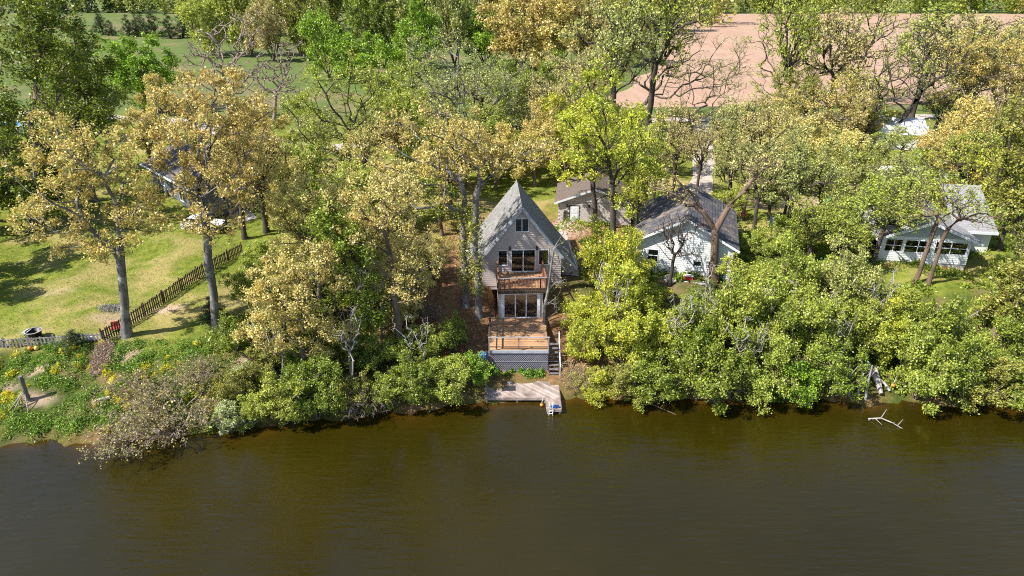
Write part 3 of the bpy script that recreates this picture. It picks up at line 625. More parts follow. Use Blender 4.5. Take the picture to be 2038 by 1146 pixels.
MB().add([(-2.25,-.85,5.85),(1.6,-.85,5.85),(2.6,0,5.95),(1.6,.85,5.85),(-2.25,.85,5.85),(-1.9,0,6.5),(-.6,.1,6.9),(.6,-.1,6.6),(1.7,0,6.3)], [(0,1,7,6,5),(1,2,8),(1,8,7),(2,3,8),(3,7,8),(3,4,5,6,7),(4,0,5)]).build('cover', 'tarp_grey', bt)
MB().box(-1.6,1.4,-.1,.1,5.0,5.2).tube((-.6,-.75,5.0),(-.6,-.6,5.0),.28,n=12).tube((-.6,.6,5.0),(-.6,.75,5.0),.28,n=12).build('trailer_frame', 'steel', bt)
# car and pool on the left
cr = thing('parked_car', 'white car parked in shade beneath the golden oaks on the left', 'car', (-34.0, 71.3, gz(-34, 71.3)), R(-4))
MB().prism([(-2.2,.35),(2.2,.35),(2.25,.85),(1.3,.98),(.7,1.02),(-2.1,1.0),(-2.25,.8)], -.85, .85).build('body', 'car_white', cr)
MB().prism([(-1.9,1.0),(.9,1.0),(.3,1.48),(-1.5,1.5)], -.72, .72).build('cabin', 'black_metal', cr); MB().prism([(-1.5,1.5),(.3,1.48),(.2,1.54),(-1.4,1.56)], -.70, .70).build('roof', 'car_white', cr)
for u in (-1.35,1.35):
    for y in (-.82,.82):
        wl = MB().tube((u,y-.1,.33),(u,y+.1,.33),.33,n=16).build('wheel', 'black_rubber', cr); MB().tube((u,y-.115,.33),(u,y+.115,.33),.18,n=12).build('rim', 'steel', wl)
pool = thing('garden_pool', 'round blue above-ground pool glimpsed through the dark green tree at the left edge', 'pool', (-86, 117, 4.8))
MB().lathe([(3.4,0),(3.4,1.25),(3.55,1.25),(3.55,1.32),(3.25,1.32),(3.25,1.1),(0,1.1)],28).build('wall', 'white_plastic', pool); MB().lathe([(3.24,1.13),(0,1.131)],28).build('pool_water', 'pool_blue', pool)

# ---------------------------------------------------------------- fences
def picket_mesh(mat):
    mb = MB(); mb.prism([(-.04,0),(.04,0),(.04,.93),(0,1.0),(-.04,.93)], -.011, .011)
    me = bpy.data.meshes.new('picket'); me.from_pydata(mb.v, [], mb.f); me.materials.append(MATS[mat]); return me
def fence(label, A, B, n, h, mat, tilt, seed, posts):
    r = random.Random(seed); f = thing('picket_fence', label, 'fence', (A[0], A[1], 0)); me = picket_mesh(mat)
    A = Vector(A); B = Vector(B); d = (B-A); ang = math.atan2(d.y, d.x)
    for i in range(n):
        p = A.lerp(B, (i+.5)/n); o = link('picket', me, f); o.location = (p.x-A.x, p.y-A.y, gz(p.x, p.y)-.02)
        o.rotation_euler = (R(r.gauss(0, tilt)), R(r.gauss(0, tilt)), ang); o.scale = (1.55, 1.4, h*r.uniform(.93,1.05))
    nb = Vector((-math.sin(ang), math.cos(ang)))*.045
    for i in range(posts):
        p = A.lerp(B, i/(posts-1))+nb*2; piece('post', mat, f, (p.x-A.x, p.y-A.y, gz(p.x, p.y)+h*.5), (.1,.1,h*1.08), (0,0,ang))
    for i in range(posts-1):
        p, q = A.lerp(B, i/(posts-1))+nb, A.lerp(B, (i+1)/(posts-1))+nb
        for zz in (.28, .78): MB().beam((p.x-A.x, p.y-A.y, gz(p.x, p.y)+h*zz), (q.x-A.x, q.y-A.y, gz(q.x, q.y)+h*zz), .035, .08).build('rail', mat, f)
    return f
fence('weathered grey picket fence running along the top of the left bank', (-42.04, 46.82), (-32.61, 47.67), 35, .85, 'grey_wood', 3.0, 1, 6)
fence('dark brown picket fence running back across the lawn past the two oak trunks', (-32.61, 47.67), (-27.68, 65.23), 78, 1.2, 'fence_brown', 1.0, 2, 9)

# ---------------------------------------------------------------- trees
def branches(P, par, rad, tan, main, mat, r_thick=.06):
    """P nodes, par parents -> tubes; thick segments get 7 sides, twigs 3"""
    V = []; Qs = []; base = 0
    i = np.arange(1, len(P)); p = par[1:]
    r1 = rad[i]; r0 = np.where(main[i], rad[p], r1*1.1); t1 = tan[i]; t0 = np.where(main[i][:, None], tan[p], tan[i])
    for lo, hi, n in ((r_thick, 99, 8), (.028, r_thick, 4), (0, .028, 3)):
        s = (r1 >= lo) & (r1 < hi)
        if not s.any(): continue
        for_ = []
        for c, r, t in ((P[p][s], r0[s], t0[s]), (P[i][s], r1[s], t1[s])):
            up = np.where(np.abs(t[:, 2:3]) > .9, np.array([[1., 0, 0]]), np.array([[0, 0, 1.]])); a = np.cross(t, up); a /= np.linalg.norm(a, axis=1)[:, None]+1e-9; b = np.cross(t, a)
            an = np.arange(n)*2*np.pi/n
            for_.append(c[:, None]+r[:, None, None]*(np.cos(an)[None, :, None]*a[:, None]+np.sin(an)[None, :, None]*b[:, None]))
        m_ = s.sum(); vv = np.concatenate(for_, 1).reshape(-1, 3); k = np.arange(n)
        q = np.stack([k, (k+1) % n, (k+1) % n+n, k+n], -1)[None]+(np.arange(m_)*2*n)[:, None, None]+base
        V.append(vv); Qs.append(q.reshape(-1, 4)); base += len(vv)
    return np_mesh('branches', np.concatenate(V), np.concatenate(Qs), mat=mat, smooth=True)
def leaf_mesh(C, size, rg, up=.1, mat='midgreen', aspect=.62):
    n = len(C); a = rg.normal(0, 1, (n, 3)); a[:, 2] = a[:, 2]*.55+up; a /= np.linalg.norm(a, axis=1)[:, None]+1e-9
    b = np.cross(a, rg.normal(0, 1, (n, 3))); b /= np.linalg.norm(b, axis=1)[:, None]+1e-9; nn = np.cross(a, b)
    s = (size*rg.uniform(.6, 1.3, n))[:, None]; w_ = s*aspect*.5
    V = np.stack([C, C+a*s*.45+b*w_+nn*s*.12, C+a*s, C+a*s*.45-b*w_+nn*s*.12], 1).reshape(-1, 3)
    return np_mesh('leaves', V, np.arange(4*n).reshape(-1, 4), mat=mat)
def grow(base, starts, ells, n, rg, tr, tip=.011, w=.55, shell=1.5, gap=.2):
    nodes = [np.array(base, float)]; par = [-1]; pl = [0.]; dirs = [np.array([0, 0, 1.])]
    def add(p, j):
        d = p-nodes[j]; l = np.linalg.norm(d); nodes.append(p); par.append(j); pl.append(pl[j]+l); dirs.append(d/(l+1e-9)); return len(nodes)-1
    E = np.array(ells, float); base_ = nodes[0]
    fixed = set()
    if starts:
        for path in starts:
            p0 = np.array(path[0]); N_ = np.array(nodes); j = int(np.argmin(np.linalg.norm(N_-p0, axis=1)))
            for q in path:
                q = np.array(q); L_ = np.linalg.norm(q-nodes[j])
                if L_ < .2: continue
                k = max(1, int(L_/1.2)); s0 = nodes[j].copy()
                for t in range(1, k+1): j = add(s0+(q-s0)*t/k+(rg.normal(0, .05, 3) if t < k else 0), j)
    else:
        top = np.average(E[:, :3], axis=0, weights=E[:, 3]); zlo = (E[:, 2]-E[:, 5]).min(); tgt = base_+(top-base_)*.62; tgt[2] = max(base_[2]+.6, min(tgt[2], zlo+.35*(top[2]-zlo)))
        k = max(2, int(np.linalg.norm(tgt-base_)/1.1)); j = 0
        for t in range(1, k+1): j = add(base_+(tgt-base_)*t/k+rg.normal(0, .07, 3)*(t < k), j)
    vol = E[:, 3]*E[:, 4]*E[:, 5]; pr = vol**.8; pr /= pr.sum(); ei = rg.choice(len(E), n, p=pr)
    u = rg.normal(0, 1, (n, 3)); u /= np.linalg.norm(u, axis=1)[:, None]; rr = rg.uniform(0, 1, n)**(1/(3*shell/2))
    A = E[ei, :3]+u*rr[:, None]*E[ei, 3:6]
    fq = 2.2/np.mean(E[:, 3]); ph = rg.uniform(0, 6.28, 9)
    D_ = np.stack([np.sin(A[:, (k+1) % 3]*fq+ph[k])+.7*np.sin(A[:, (k+2) % 3]*fq*2.1+ph[k+3]) for k in range(3)], -1)
    A = A+D_*(E[ei, 3:6]*.17)
    far_ = rg.random(n) < .10; A[far_] += u[far_]*E[ei[far_], 3:6]*rg.uniform(.1, .4, far_.sum())[:, None]
    K = max(6, n//11); seeds_ = A[rg.choice(n, K)]; dd = np.linalg.norm(A[:, None]-seeds_[None], axis=2); cj = dd.argmin(1); A = A*.58+seeds_[cj]*.42; A = A[(rg.random(K) > gap)[cj]]
    A = A[A[:, 2] > base_[2]+.3]
    crown0 = nodes[-1] if not starts else nodes[-1]
    A = A[np.argsort(np.linalg.norm(A-crown0, axis=1)*(.8+.4*rg.random(len(A))))]
    cap = len(nodes)+len(A)*6+10; NP = np.zeros((cap, 3)); PL = np.zeros(cap); m = len(nodes); NP[:m] = nodes; PL[:m] = pl
    lo = base_[2]+.35*(min((E[:, 2]-E[:, 5]).min(), crown0[2])-base_[2])
    for a in A:
        d = np.linalg.norm(NP[:m]-a, axis=1); c = d+w*PL[:m]*.6+np.where(NP[:m, 2] > a[2]+.5, .8, 0)+np.where(NP[:m, 2] < lo, 50, 0)+np.where(d < .12, 5, 0); j = int(c.argmin())
        L_ = d[j]; k = max(1, min(5, int(L_/.8))); s0 = nodes[j]; c1 = s0+dirs[j]*L_*.38
        for t in range(1, k+1):
            f_ = t/k; q = (1-f_)**2*s0+2*f_*(1-f_)*c1+f_*f_*a
            if t < k: q = q+rg.normal(0, .03*L_/k+.015, 3)
            j = add(q, j); NP[m] = q; PL[m] = pl[-1]; m += 1
    P = np.array(nodes); par = np.array(par); cnt = np.zeros(len(P)); haschild = np.zeros(len(P), bool); haschild[par[1:]] = True
    cnt[~haschild] = 1
    for i in range(len(P)-1, 0, -1): cnt[par[i]] += cnt[i]
    N_ = max(cnt[0], 2); ex = math.log(tr/tip)/math.log(N_); rad = tip*np.maximum(cnt, 1)**ex
    best = {}
    for i in range(1, len(P)):
        if par[i] not in best or cnt[i] > cnt[best[par[i]]]: best[par[i]] = i
    main = np.zeros(len(P), bool); main[list(best.values())] = True
    tan = np.array(dirs); nr = np.linalg.norm(P-P[0], axis=1); rad = rad*np.where(cnt > .8*cnt[0], 1+.55*np.exp(-nr/.5), 1)
    return P, par, rad, tan, main, cnt
def leaf_points(P, par, cnt, per, spread, rg):
    tips = np.where(cnt <= 1.5)[0]; tips = tips[tips > 0]; prob = np.clip(rg.gamma(2.0, .5, len(tips)), .0, 1.0)
    C = []
    for k in range(per):
        f_ = rg.uniform(-.2, 1.0, len(tips))[:, None] if k else np.zeros((len(tips), 1))
        q_ = P[tips]*(1-f_*.35)+P[par[tips]]*f_*.35+rg.normal(0, spread*.55, (len(tips), 3)); C.append(q_[rg.random(len(tips)) < prob])
    return np.concatenate(C)
HEROES = [
 ('oak_tree','golden oak with tall bare grey trunk standing against the picket fence corner',(-31.37, 48.73, 3.0),[(-29.28, 48.73, 14.41, 3.73, 3.73, 3.53), (-33.6, 48.73, 13.62, 3.76, 3.76, 3.12), (-30.48, 48.73, 18.36, 4.33, 4.33, 3.18), (-27.58, 48.73, 12.83, 2.46, 2.46, 2.25), (-33.25, 48.73, 16.88, 3.11, 3.11, 2.71), (-31.89, 48.73, 10.8, 2.69, 2.69, 1.16)],1250,20,0.24,0.3,'gold','bark_grey',0.33,[[(-30.79, 48.73, 6.09), (-30.27, 48.73, 9.55), (-29.63, 48.73, 12.83)]],None),
 ('oak_tree','tallest golden oak, its bare grey trunk right of the brown picket fence',(-24.11, 49.22, 3.24),[(-20.83, 49.22, 21.8, 3.89, 3.89, 2.28), (-21.09, 49.22, 18.42, 4.37, 4.37, 3.01), (-22.97, 49.22, 14.25, 3.96, 3.96, 3.12), (-18.61, 49.22, 20.23, 2.33, 2.33, 2.33), (-18.59, 49.22, 16.94, 1.84, 1.84, 2.04), (-20.14, 49.22, 14.25, 1.7, 1.7, 1.7), (-25.15, 49.22, 17.31, 2.94, 2.94, 2.55), (-20.23, 49.22, 23.17, 1.92, 1.92, 1.24)],1375,20,0.24,0.3,'gold','bark_grey',0.33,[[(-23.84, 49.22, 6.29), (-23.75, 49.22, 9.34), (-23.35, 49.22, 12.66)]],None),
 ('maple_tree','huge dark green leafy tree filling the upper left corner',(-53.31, 71.08, 3.7),[(-47.76, 71.08, 22.3, 5.48, 5.48, 6.23), (-52.72, 71.08, 12.75, 5.28, 5.28, 6.39), (-43.87, 71.08, 24.63, 3.68, 3.68, 3.68), (-46.47, 71.08, 28.23, 4.8, 4.8, 2.88), (-52.08, 71.08, 7.82, 4.34, 4.34, 3.74)],1170,26,0.36,0.55,'darkgreen','bark',0.4,[],None),
 ('maple_tree','dark green tree with a narrower crown just left of the round bright green tree',(-51.84, 81.1, 4.08),[(-49.85, 81.1, 16.21, 3.79, 3.79, 6.18), (-49.09, 81.1, 21.21, 3.98, 3.98, 4.55), (-53.36, 81.1, 10.92, 3.6, 3.6, 5.48)],910,24,0.38,0.55,'darkgreen','bark',0.35,[],None),
 ('maple_tree','round dense bright green tree beyond the golden oaks, beside the meadow',(-71.58, 134.45, 4.78),[(-69.67, 134.45, 14.35, 6.24, 6.24, 5.47), (-69.81, 134.45, 10.41, 5.75, 5.75, 4.77), (-73.3, 134.45, 11.8, 4.29, 4.29, 4.29)],845,26,0.5,0.6,'brightgreen','bark',0.35,[],None),
 ('dead_tree','big leafless pale grey tree with spreading limbs in front of the meadow',(-53.22, 129.7, 4.76),[(-53.52, 129.7, 15.94, 6.36, 6.36, 6.36), (-49.16, 129.7, 20.2, 5.37, 5.37, 4.47), (-56.58, 129.7, 14.2, 4.57, 4.57, 3.64), (-47.58, 129.7, 13.32, 4.58, 4.58, 4.58)],960,0,0.3,0.3,None,'bark_twig',0.42,[],None),
 ('dead_tree','leafless grey tree with thin upright twigs right of the big bare tree',(-44.0, 127.39, 4.74),[(-41.21, 127.39, 14.48, 4.49, 4.49, 4.94), (-45.07, 127.39, 12.75, 3.61, 3.61, 4.53), (-40.34, 127.39, 11.0, 3.18, 3.18, 2.71)],768,0,0.3,0.3,None,'bark_twig',0.3,[],None),
 ('ash_tree','airy light green tree with dark limbs before the left part of the lane',(-21.19, 86.11, 4.38),[(-20.18, 86.11, 17.45, 5.52, 5.52, 4.39), (-23.98, 86.11, 13.83, 4.06, 4.06, 4.06), (-17.25, 86.11, 12.28, 3.78, 3.78, 4.1), (-20.9, 86.11, 10.38, 3.81, 3.81, 3.14)],919,16,0.28,0.35,'freshgreen','bark_dark',0.36,[],None),
 ('ash_tree','very large grey green tree with a fine twiggy crown beyond the A-frame house',(-4.49, 98.64, 4.74),[(-8.27, 98.64, 17.98, 7.99, 7.99, 5.87), (-12.32, 98.64, 13.92, 4.96, 4.96, 4.96), (-2.39, 98.64, 15.29, 4.93, 4.93, 5.64), (-7.07, 98.64, 11.83, 6.43, 6.43, 3.82)],1322,12,0.28,0.4,'greygreen','bark_grey',0.42,[],None),
 ('oak_tree','golden oak left of the A-frame house, the left one of its two close ivy-clad trunks',(-4.03, 53.84, 3.15),[(-7.08, 53.84, 18.33, 3.36, 3.36, 2.4), (-10.25, 53.84, 15.71, 2.42, 2.42, 2.2), (-5.21, 53.84, 15.71, 2.22, 2.22, 2.0), (-6.15, 53.84, 12.77, 2.06, 2.06, 1.6)],584,14,0.24,0.3,'gold','bark_grey',0.26,[[(-4.06, 53.84, 6.47), (-4.08, 53.84, 10.14), (-3.87, 53.84, 13.2)]],(-3.98, 53.84, 9.24, 0.47, 0.47, 4.08)),
 ('oak_tree','golden oak left of the A-frame house, the right one of its two close ivy-clad trunks',(-2.88, 52.67, 2.74),[(-1.33, 52.67, 17.02, 2.94, 2.94, 1.44), (1.41, 52.67, 17.22, 2.35, 2.35, 1.24), (-3.06, 52.67, 18.39, 2.32, 2.32, 1.71), (-0.75, 52.67, 15.82, 0.87, 0.87, 0.52)],550,14,0.24,0.3,'gold','bark_grey',0.26,[[(-2.93, 52.67, 6.52), (-3.06, 52.67, 10.13), (-2.9, 52.67, 13.56)]],(-2.96, 52.67, 8.8, 0.46, 0.46, 4.04)),
 ('oak_tree','pale cream-gold oak on the bank midway between the picket fence and the A-frame house',(-8.95, 47.86, 1.36),[(-10.18, 47.86, 13.14, 3.16, 3.16, 2.31), (-6.97, 47.86, 10.74, 2.08, 2.08, 2.73), (-8.33, 47.86, 15.63, 3.46, 3.46, 1.36), (-11.99, 47.86, 15.44, 2.19, 2.19, 1.78), (-8.47, 47.86, 8.24, 2.32, 2.32, 1.84)],1000,14,0.22,0.3,'cream','bark',0.26,[],None),
 ('oak_tree','low gold-leaved tree on the bank above the white blossoming bush',(-15.5, 44.63, 0.81),[(-15.47, 44.63, 9.71, 3.25, 3.25, 2.35), (-17.39, 44.63, 6.45, 2.6, 2.6, 2.36), (-14.2, 44.63, 5.18, 2.06, 2.06, 2.3), (-18.0, 44.63, 9.71, 1.08, 1.08, 1.92)],1187,19,0.22,0.3,'cream','bark',0.24,[],None),
 ('oak_tree','slim cream-gold tree right of the far end of the picket fence',(-15.68, 51.12, 3.05),[(-15.02, 51.12, 13.84, 2.54, 2.54, 2.11), (-17.08, 51.12, 11.57, 2.39, 2.39, 2.16), (-17.98, 51.12, 13.64, 1.57, 1.57, 1.35)],750,16,0.22,0.3,'cream','bark',0.22,[],None),
 ('elm_tree','fresh green tree behind the low gold tree on the left bank',(-12.99, 47.95, 1.99),[(-12.69, 47.95, 10.7, 2.47, 2.47, 3.34), (-13.55, 47.95, 13.1, 2.23, 2.23, 2.02), (-11.75, 47.95, 6.47, 1.96, 1.96, 2.91)],804,21,0.25,0.35,'midgreen','bark_dark',0.22,[],None),
 ('maple_tree','tall yellow-green maple between the block shed and the white cottage',(10.11, 64.32, 4.55),[(8.28, 64.32, 20.85, 2.74, 2.74, 2.04), (6.59, 64.32, 17.69, 2.57, 2.57, 2.33), (10.54, 64.32, 17.92, 2.8, 2.8, 2.07), (8.64, 64.32, 14.39, 2.87, 2.87, 2.36), (12.06, 64.32, 13.42, 2.64, 2.64, 2.39), (10.89, 64.32, 9.42, 2.71, 2.71, 2.16)],1140,15,0.3,0.3,'yellow','bark_dark',0.3,[[(10.01, 64.32, 7.86), (9.72, 64.32, 10.94)]],None),
 ('maple_tree','yellow-green maple with forked trunk standing at the block shed corner',(8.87, 68.71, 4.56),[(6.59, 68.71, 15.61, 3.02, 3.02, 3.02), (5.46, 68.71, 11.77, 2.32, 2.32, 1.76), (8.29, 68.71, 11.77, 2.57, 2.57, 2.3), (14.0, 68.71, 11.24, 2.32, 2.32, 2.6)],840,14,0.3,0.3,'yellow','bark_dark',0.28,[[(8.72, 68.71, 7.46), (8.37, 68.71, 10.18)]],None),
 ('oak_tree','orange-bronze budding tree behind the yellow-green maples',(7.2, 95.16, 4.77),[(6.81, 95.16, 17.12, 4.72, 4.72, 3.69), (4.89, 95.16, 12.47, 3.45, 3.45, 3.45), (9.79, 95.16, 18.41, 3.35, 3.35, 2.67)],747,12,0.28,0.4,'orange','bark',0.28,[],None),
 ('ash_tree','thinly leaved pale tree spreading against the left end of the pink field',(23.12, 129.18, 4.82),[(26.14, 129.18, 18.14, 8.09, 8.09, 6.27), (34.69, 129.18, 14.26, 7.28, 7.28, 5.43), (20.06, 129.18, 15.13, 5.45, 5.45, 5.45), (29.58, 129.18, 10.73, 5.53, 5.53, 3.63)],1034,6,0.26,0.4,'greygreen','bark',0.4,[],None),
 ('ash_tree','sparse tree with upswept bare limbs before the pink field, left of the driveway',(26.58, 114.36, 4.84),[(32.71, 114.36, 12.94, 7.34, 7.34, 5.25), (36.24, 114.36, 16.84, 4.82, 4.82, 4.82), (29.99, 114.36, 8.11, 4.15, 4.15, 3.29)],620,6,0.26,0.4,'greygreen','bark',0.28,[],None),
 ('elm_tree','large tree with bright green tufts standing high against the pink field',(70.31, 145.35, 4.8),[(71.34, 145.35, 19.02, 11.04, 11.04, 6.49), (63.75, 145.35, 14.25, 6.11, 6.11, 6.11), (77.95, 145.35, 12.29, 6.15, 6.15, 5.11), (66.36, 145.35, 23.66, 8.9, 8.9, 3.44), (72.24, 145.35, 10.32, 5.15, 5.15, 4.1)],1242,9,0.38,0.35,'freshgreen','bark_dark',0.5,[],None),
 ('elm_tree','ivy-clad narrow green tree left of the large tufted tree in the pink field view',(54.13, 139.65, 4.8),[(51.05, 139.65, 20.35, 7.21, 7.21, 6.73), (51.09, 139.65, 11.09, 4.95, 4.95, 5.96), (57.01, 139.65, 13.93, 4.42, 4.42, 5.41)],896,13,0.32,0.4,'freshgreen','bark_dark',0.36,[],None),
 ('walnut_tree','dark trunk leaning right with a wide thin crown, before the white garage',(58.0, 106.42, 4.83),[(61.69, 106.42, 19.52, 8.17, 8.17, 5.54), (59.37, 106.42, 13.76, 5.7, 5.7, 3.75), (67.66, 106.42, 12.65, 5.73, 5.73, 4.15), (68.64, 106.42, 19.88, 4.08, 4.08, 4.45)],1034,7,0.27,0.4,'greygreen','bark_dark',0.42,[[(59.88, 106.42, 8.48), (61.02, 106.42, 10.77), (62.89, 106.42, 14.86)]],None),
 ('walnut_tree','leaning dark trunk with few twigs, left neighbour of the wide leaning walnut',(53.56, 104.11, 4.78),[(56.91, 104.11, 15.9, 5.54, 5.54, 4.03), (54.78, 104.11, 12.29, 4.12, 4.12, 2.96)],482,4,0.27,0.4,'greygreen','bark_dark',0.36,[[(54.32, 104.11, 9.33), (55.15, 104.11, 12.29)]],None),
 ('oak_tree','golden tree at the right edge against the pink field',(74.51, 103.9, 4.79),[(70.79, 103.9, 18.39, 4.37, 4.37, 4.0), (66.05, 103.9, 18.39, 3.28, 3.28, 3.65), (74.93, 103.9, 14.5, 2.96, 2.96, 3.72)],937,18,0.27,0.4,'gold','bark',0.3,[],None),
 ('oak_tree','brownish twiggy budding tree below the golden tree at the right edge',(65.9, 94.97, 4.82),[(63.49, 94.97, 13.18, 4.8, 4.8, 3.73), (67.47, 94.97, 12.5, 3.44, 3.44, 3.08)],804,6,0.25,0.4,'orange','bark',0.3,[],None),
 ('oak_tree','broad amber-gold tree behind the grey roof of the right-hand cottage',(53.15, 77.15, 4.73),[(51.48, 77.15, 10.7, 4.31, 4.31, 2.88), (54.9, 77.15, 12.71, 3.13, 3.13, 2.83), (54.55, 77.15, 8.04, 4.08, 4.08, 1.77)],1062,19,0.24,0.35,'gold','bark',0.3,[],None),
 ('elm_tree','dark yellowish-green tree cut by the right edge beside the amber tree',(49.28, 60.82, 4.5),[(45.86, 60.82, 13.86, 2.05, 2.05, 3.73), (44.81, 60.82, 17.92, 1.77, 1.77, 2.23), (47.91, 60.82, 9.56, 1.64, 1.64, 2.92)],910,19,0.28,0.35,'olive','bark_dark',0.3,[],None),
 ('oak_tree','cream-gold tree left of the leaning walnuts below the pink field',(48.81, 107.06, 4.84),[(46.39, 107.06, 11.41, 6.17, 6.17, 3.11), (50.78, 107.06, 12.54, 3.46, 3.46, 2.9), (41.95, 107.06, 10.27, 3.88, 3.88, 2.67)],937,16,0.25,0.35,'gold','bark_dark',0.3,[],None),
 ('oak_tree','bronze-leaved tree right of the gravel driveway',(29.98, 80.62, 4.54),[(26.99, 80.62, 12.53, 2.96, 2.96, 2.46), (30.06, 80.62, 13.7, 3.53, 3.53, 2.6), (29.06, 80.62, 8.61, 3.02, 3.02, 2.37)],804,12,0.27,0.35,'orange','bark_dark',0.3,[],None),
 ('ash_tree','bronze budding tree left of the gravel driveway top',(22.04, 89.62, 4.86),[(21.62, 89.62, 12.2, 2.94, 2.94, 3.28), (20.69, 89.62, 8.25, 2.33, 2.33, 2.33)],517,9,0.27,0.35,'orange','bark_dark',0.24,[],None),
 ('elm_tree','pale green feathery tree behind and right of the white cottage',(34.16, 70.66, 4.66),[(30.57, 70.66, 12.32, 4.21, 4.21, 2.79), (36.12, 70.66, 10.98, 4.51, 4.51, 2.77), (28.92, 70.66, 9.62, 3.21, 3.21, 2.33), (33.41, 70.66, 8.51, 3.77, 3.77, 1.94)],1150,15,0.25,0.4,'greygreen','bark_dark',0.3,[],None),
 ('elm_tree','light green tree between the white cottage and the right-hand cottage',(34.89, 62.55, 4.61),[(35.52, 62.55, 9.98, 4.07, 4.07, 1.85), (32.72, 62.55, 8.47, 2.9, 2.9, 2.08), (37.93, 62.55, 7.96, 2.43, 2.43, 1.59)],919,18,0.24,0.4,'freshgreen','bark_dark',0.24,[],None),
 ('oak_tree','nearly bare oak forking in front of the white cottage gable',(18.54, 57.06, 4.11),[(20.6, 57.06, 14.64, 2.14, 2.14, 1.77), (14.62, 57.06, 12.42, 1.96, 1.96, 1.62), (12.99, 57.06, 13.54, 1.73, 1.73, 1.25), (22.21, 57.06, 15.29, 1.7, 1.7, 1.48)],482,3,0.25,0.3,'orange','bark_brown',0.36,[[(18.24, 57.06, 6.79), (18.05, 57.06, 9.05)], [(18.05, 57.06, 9.05), (16.68, 57.06, 10.82), (15.62, 57.06, 12.42)], [(18.05, 57.06, 9.05), (18.92, 57.06, 11.19), (20.02, 57.06, 12.74), (20.91, 57.06, 13.98)]],None),
 ('elm_tree','light green tree whose slim left trunk leans over the white porch of the right-hand cottage',(36.56, 56.38, 4.16),[(35.91, 56.38, 11.96, 3.02, 3.02, 1.53), (33.97, 56.38, 11.05, 1.74, 1.74, 1.5), (36.73, 56.38, 13.74, 2.13, 2.13, 1.18)],480,6,0.23,0.35,'freshgreen','bark_brown',0.19,[[(36.79, 56.38, 6.82), (37.0, 56.38, 9.76)]],None),
 ('elm_tree','light green tree whose slim right trunk leans over the white porch of the right-hand cottage',(37.56, 56.04, 4.19),[(39.25, 56.04, 11.62, 2.8, 2.8, 1.56), (41.9, 56.04, 10.71, 2.17, 2.17, 1.42), (37.47, 56.04, 13.4, 2.13, 2.13, 1.17)],480,5,0.23,0.35,'freshgreen','bark_brown',0.17,[[(37.72, 56.04, 6.96), (37.96, 56.04, 9.56)]],None),
 ('dead_tree','dead tree with broken grey limbs rising through the right side of the lower deck',(2.76, 51.53, 1.77),[(3.71, 51.53, 9.26, 0.9, 0.9, 1.27), (4.12, 51.53, 6.57, 1.0, 1.0, 1.54), (3.42, 51.53, 4.71, 0.93, 0.93, 1.08), (4.28, 51.53, 10.56, 0.48, 0.48, 0.58)],195,1,0.2,0.3,'greygreen','bark_grey',0.15,[[(2.75, 51.53, 4.24), (3.15, 51.53, 7.25), (3.38, 51.53, 9.48), (4.15, 51.53, 10.91)]],None),
 ('willow_tree','thick dark trunk leaning right over the bank near the right edge',(39.09, 49.12, 1.74),[(40.53, 49.12, 7.67, 1.99, 1.99, 1.99), (39.62, 49.12, 5.45, 1.62, 1.62, 1.36)],650,16,0.25,0.35,'olive','bark_brown',0.36,[[(39.64, 49.12, 3.38), (40.32, 49.12, 4.77)]],None),
]
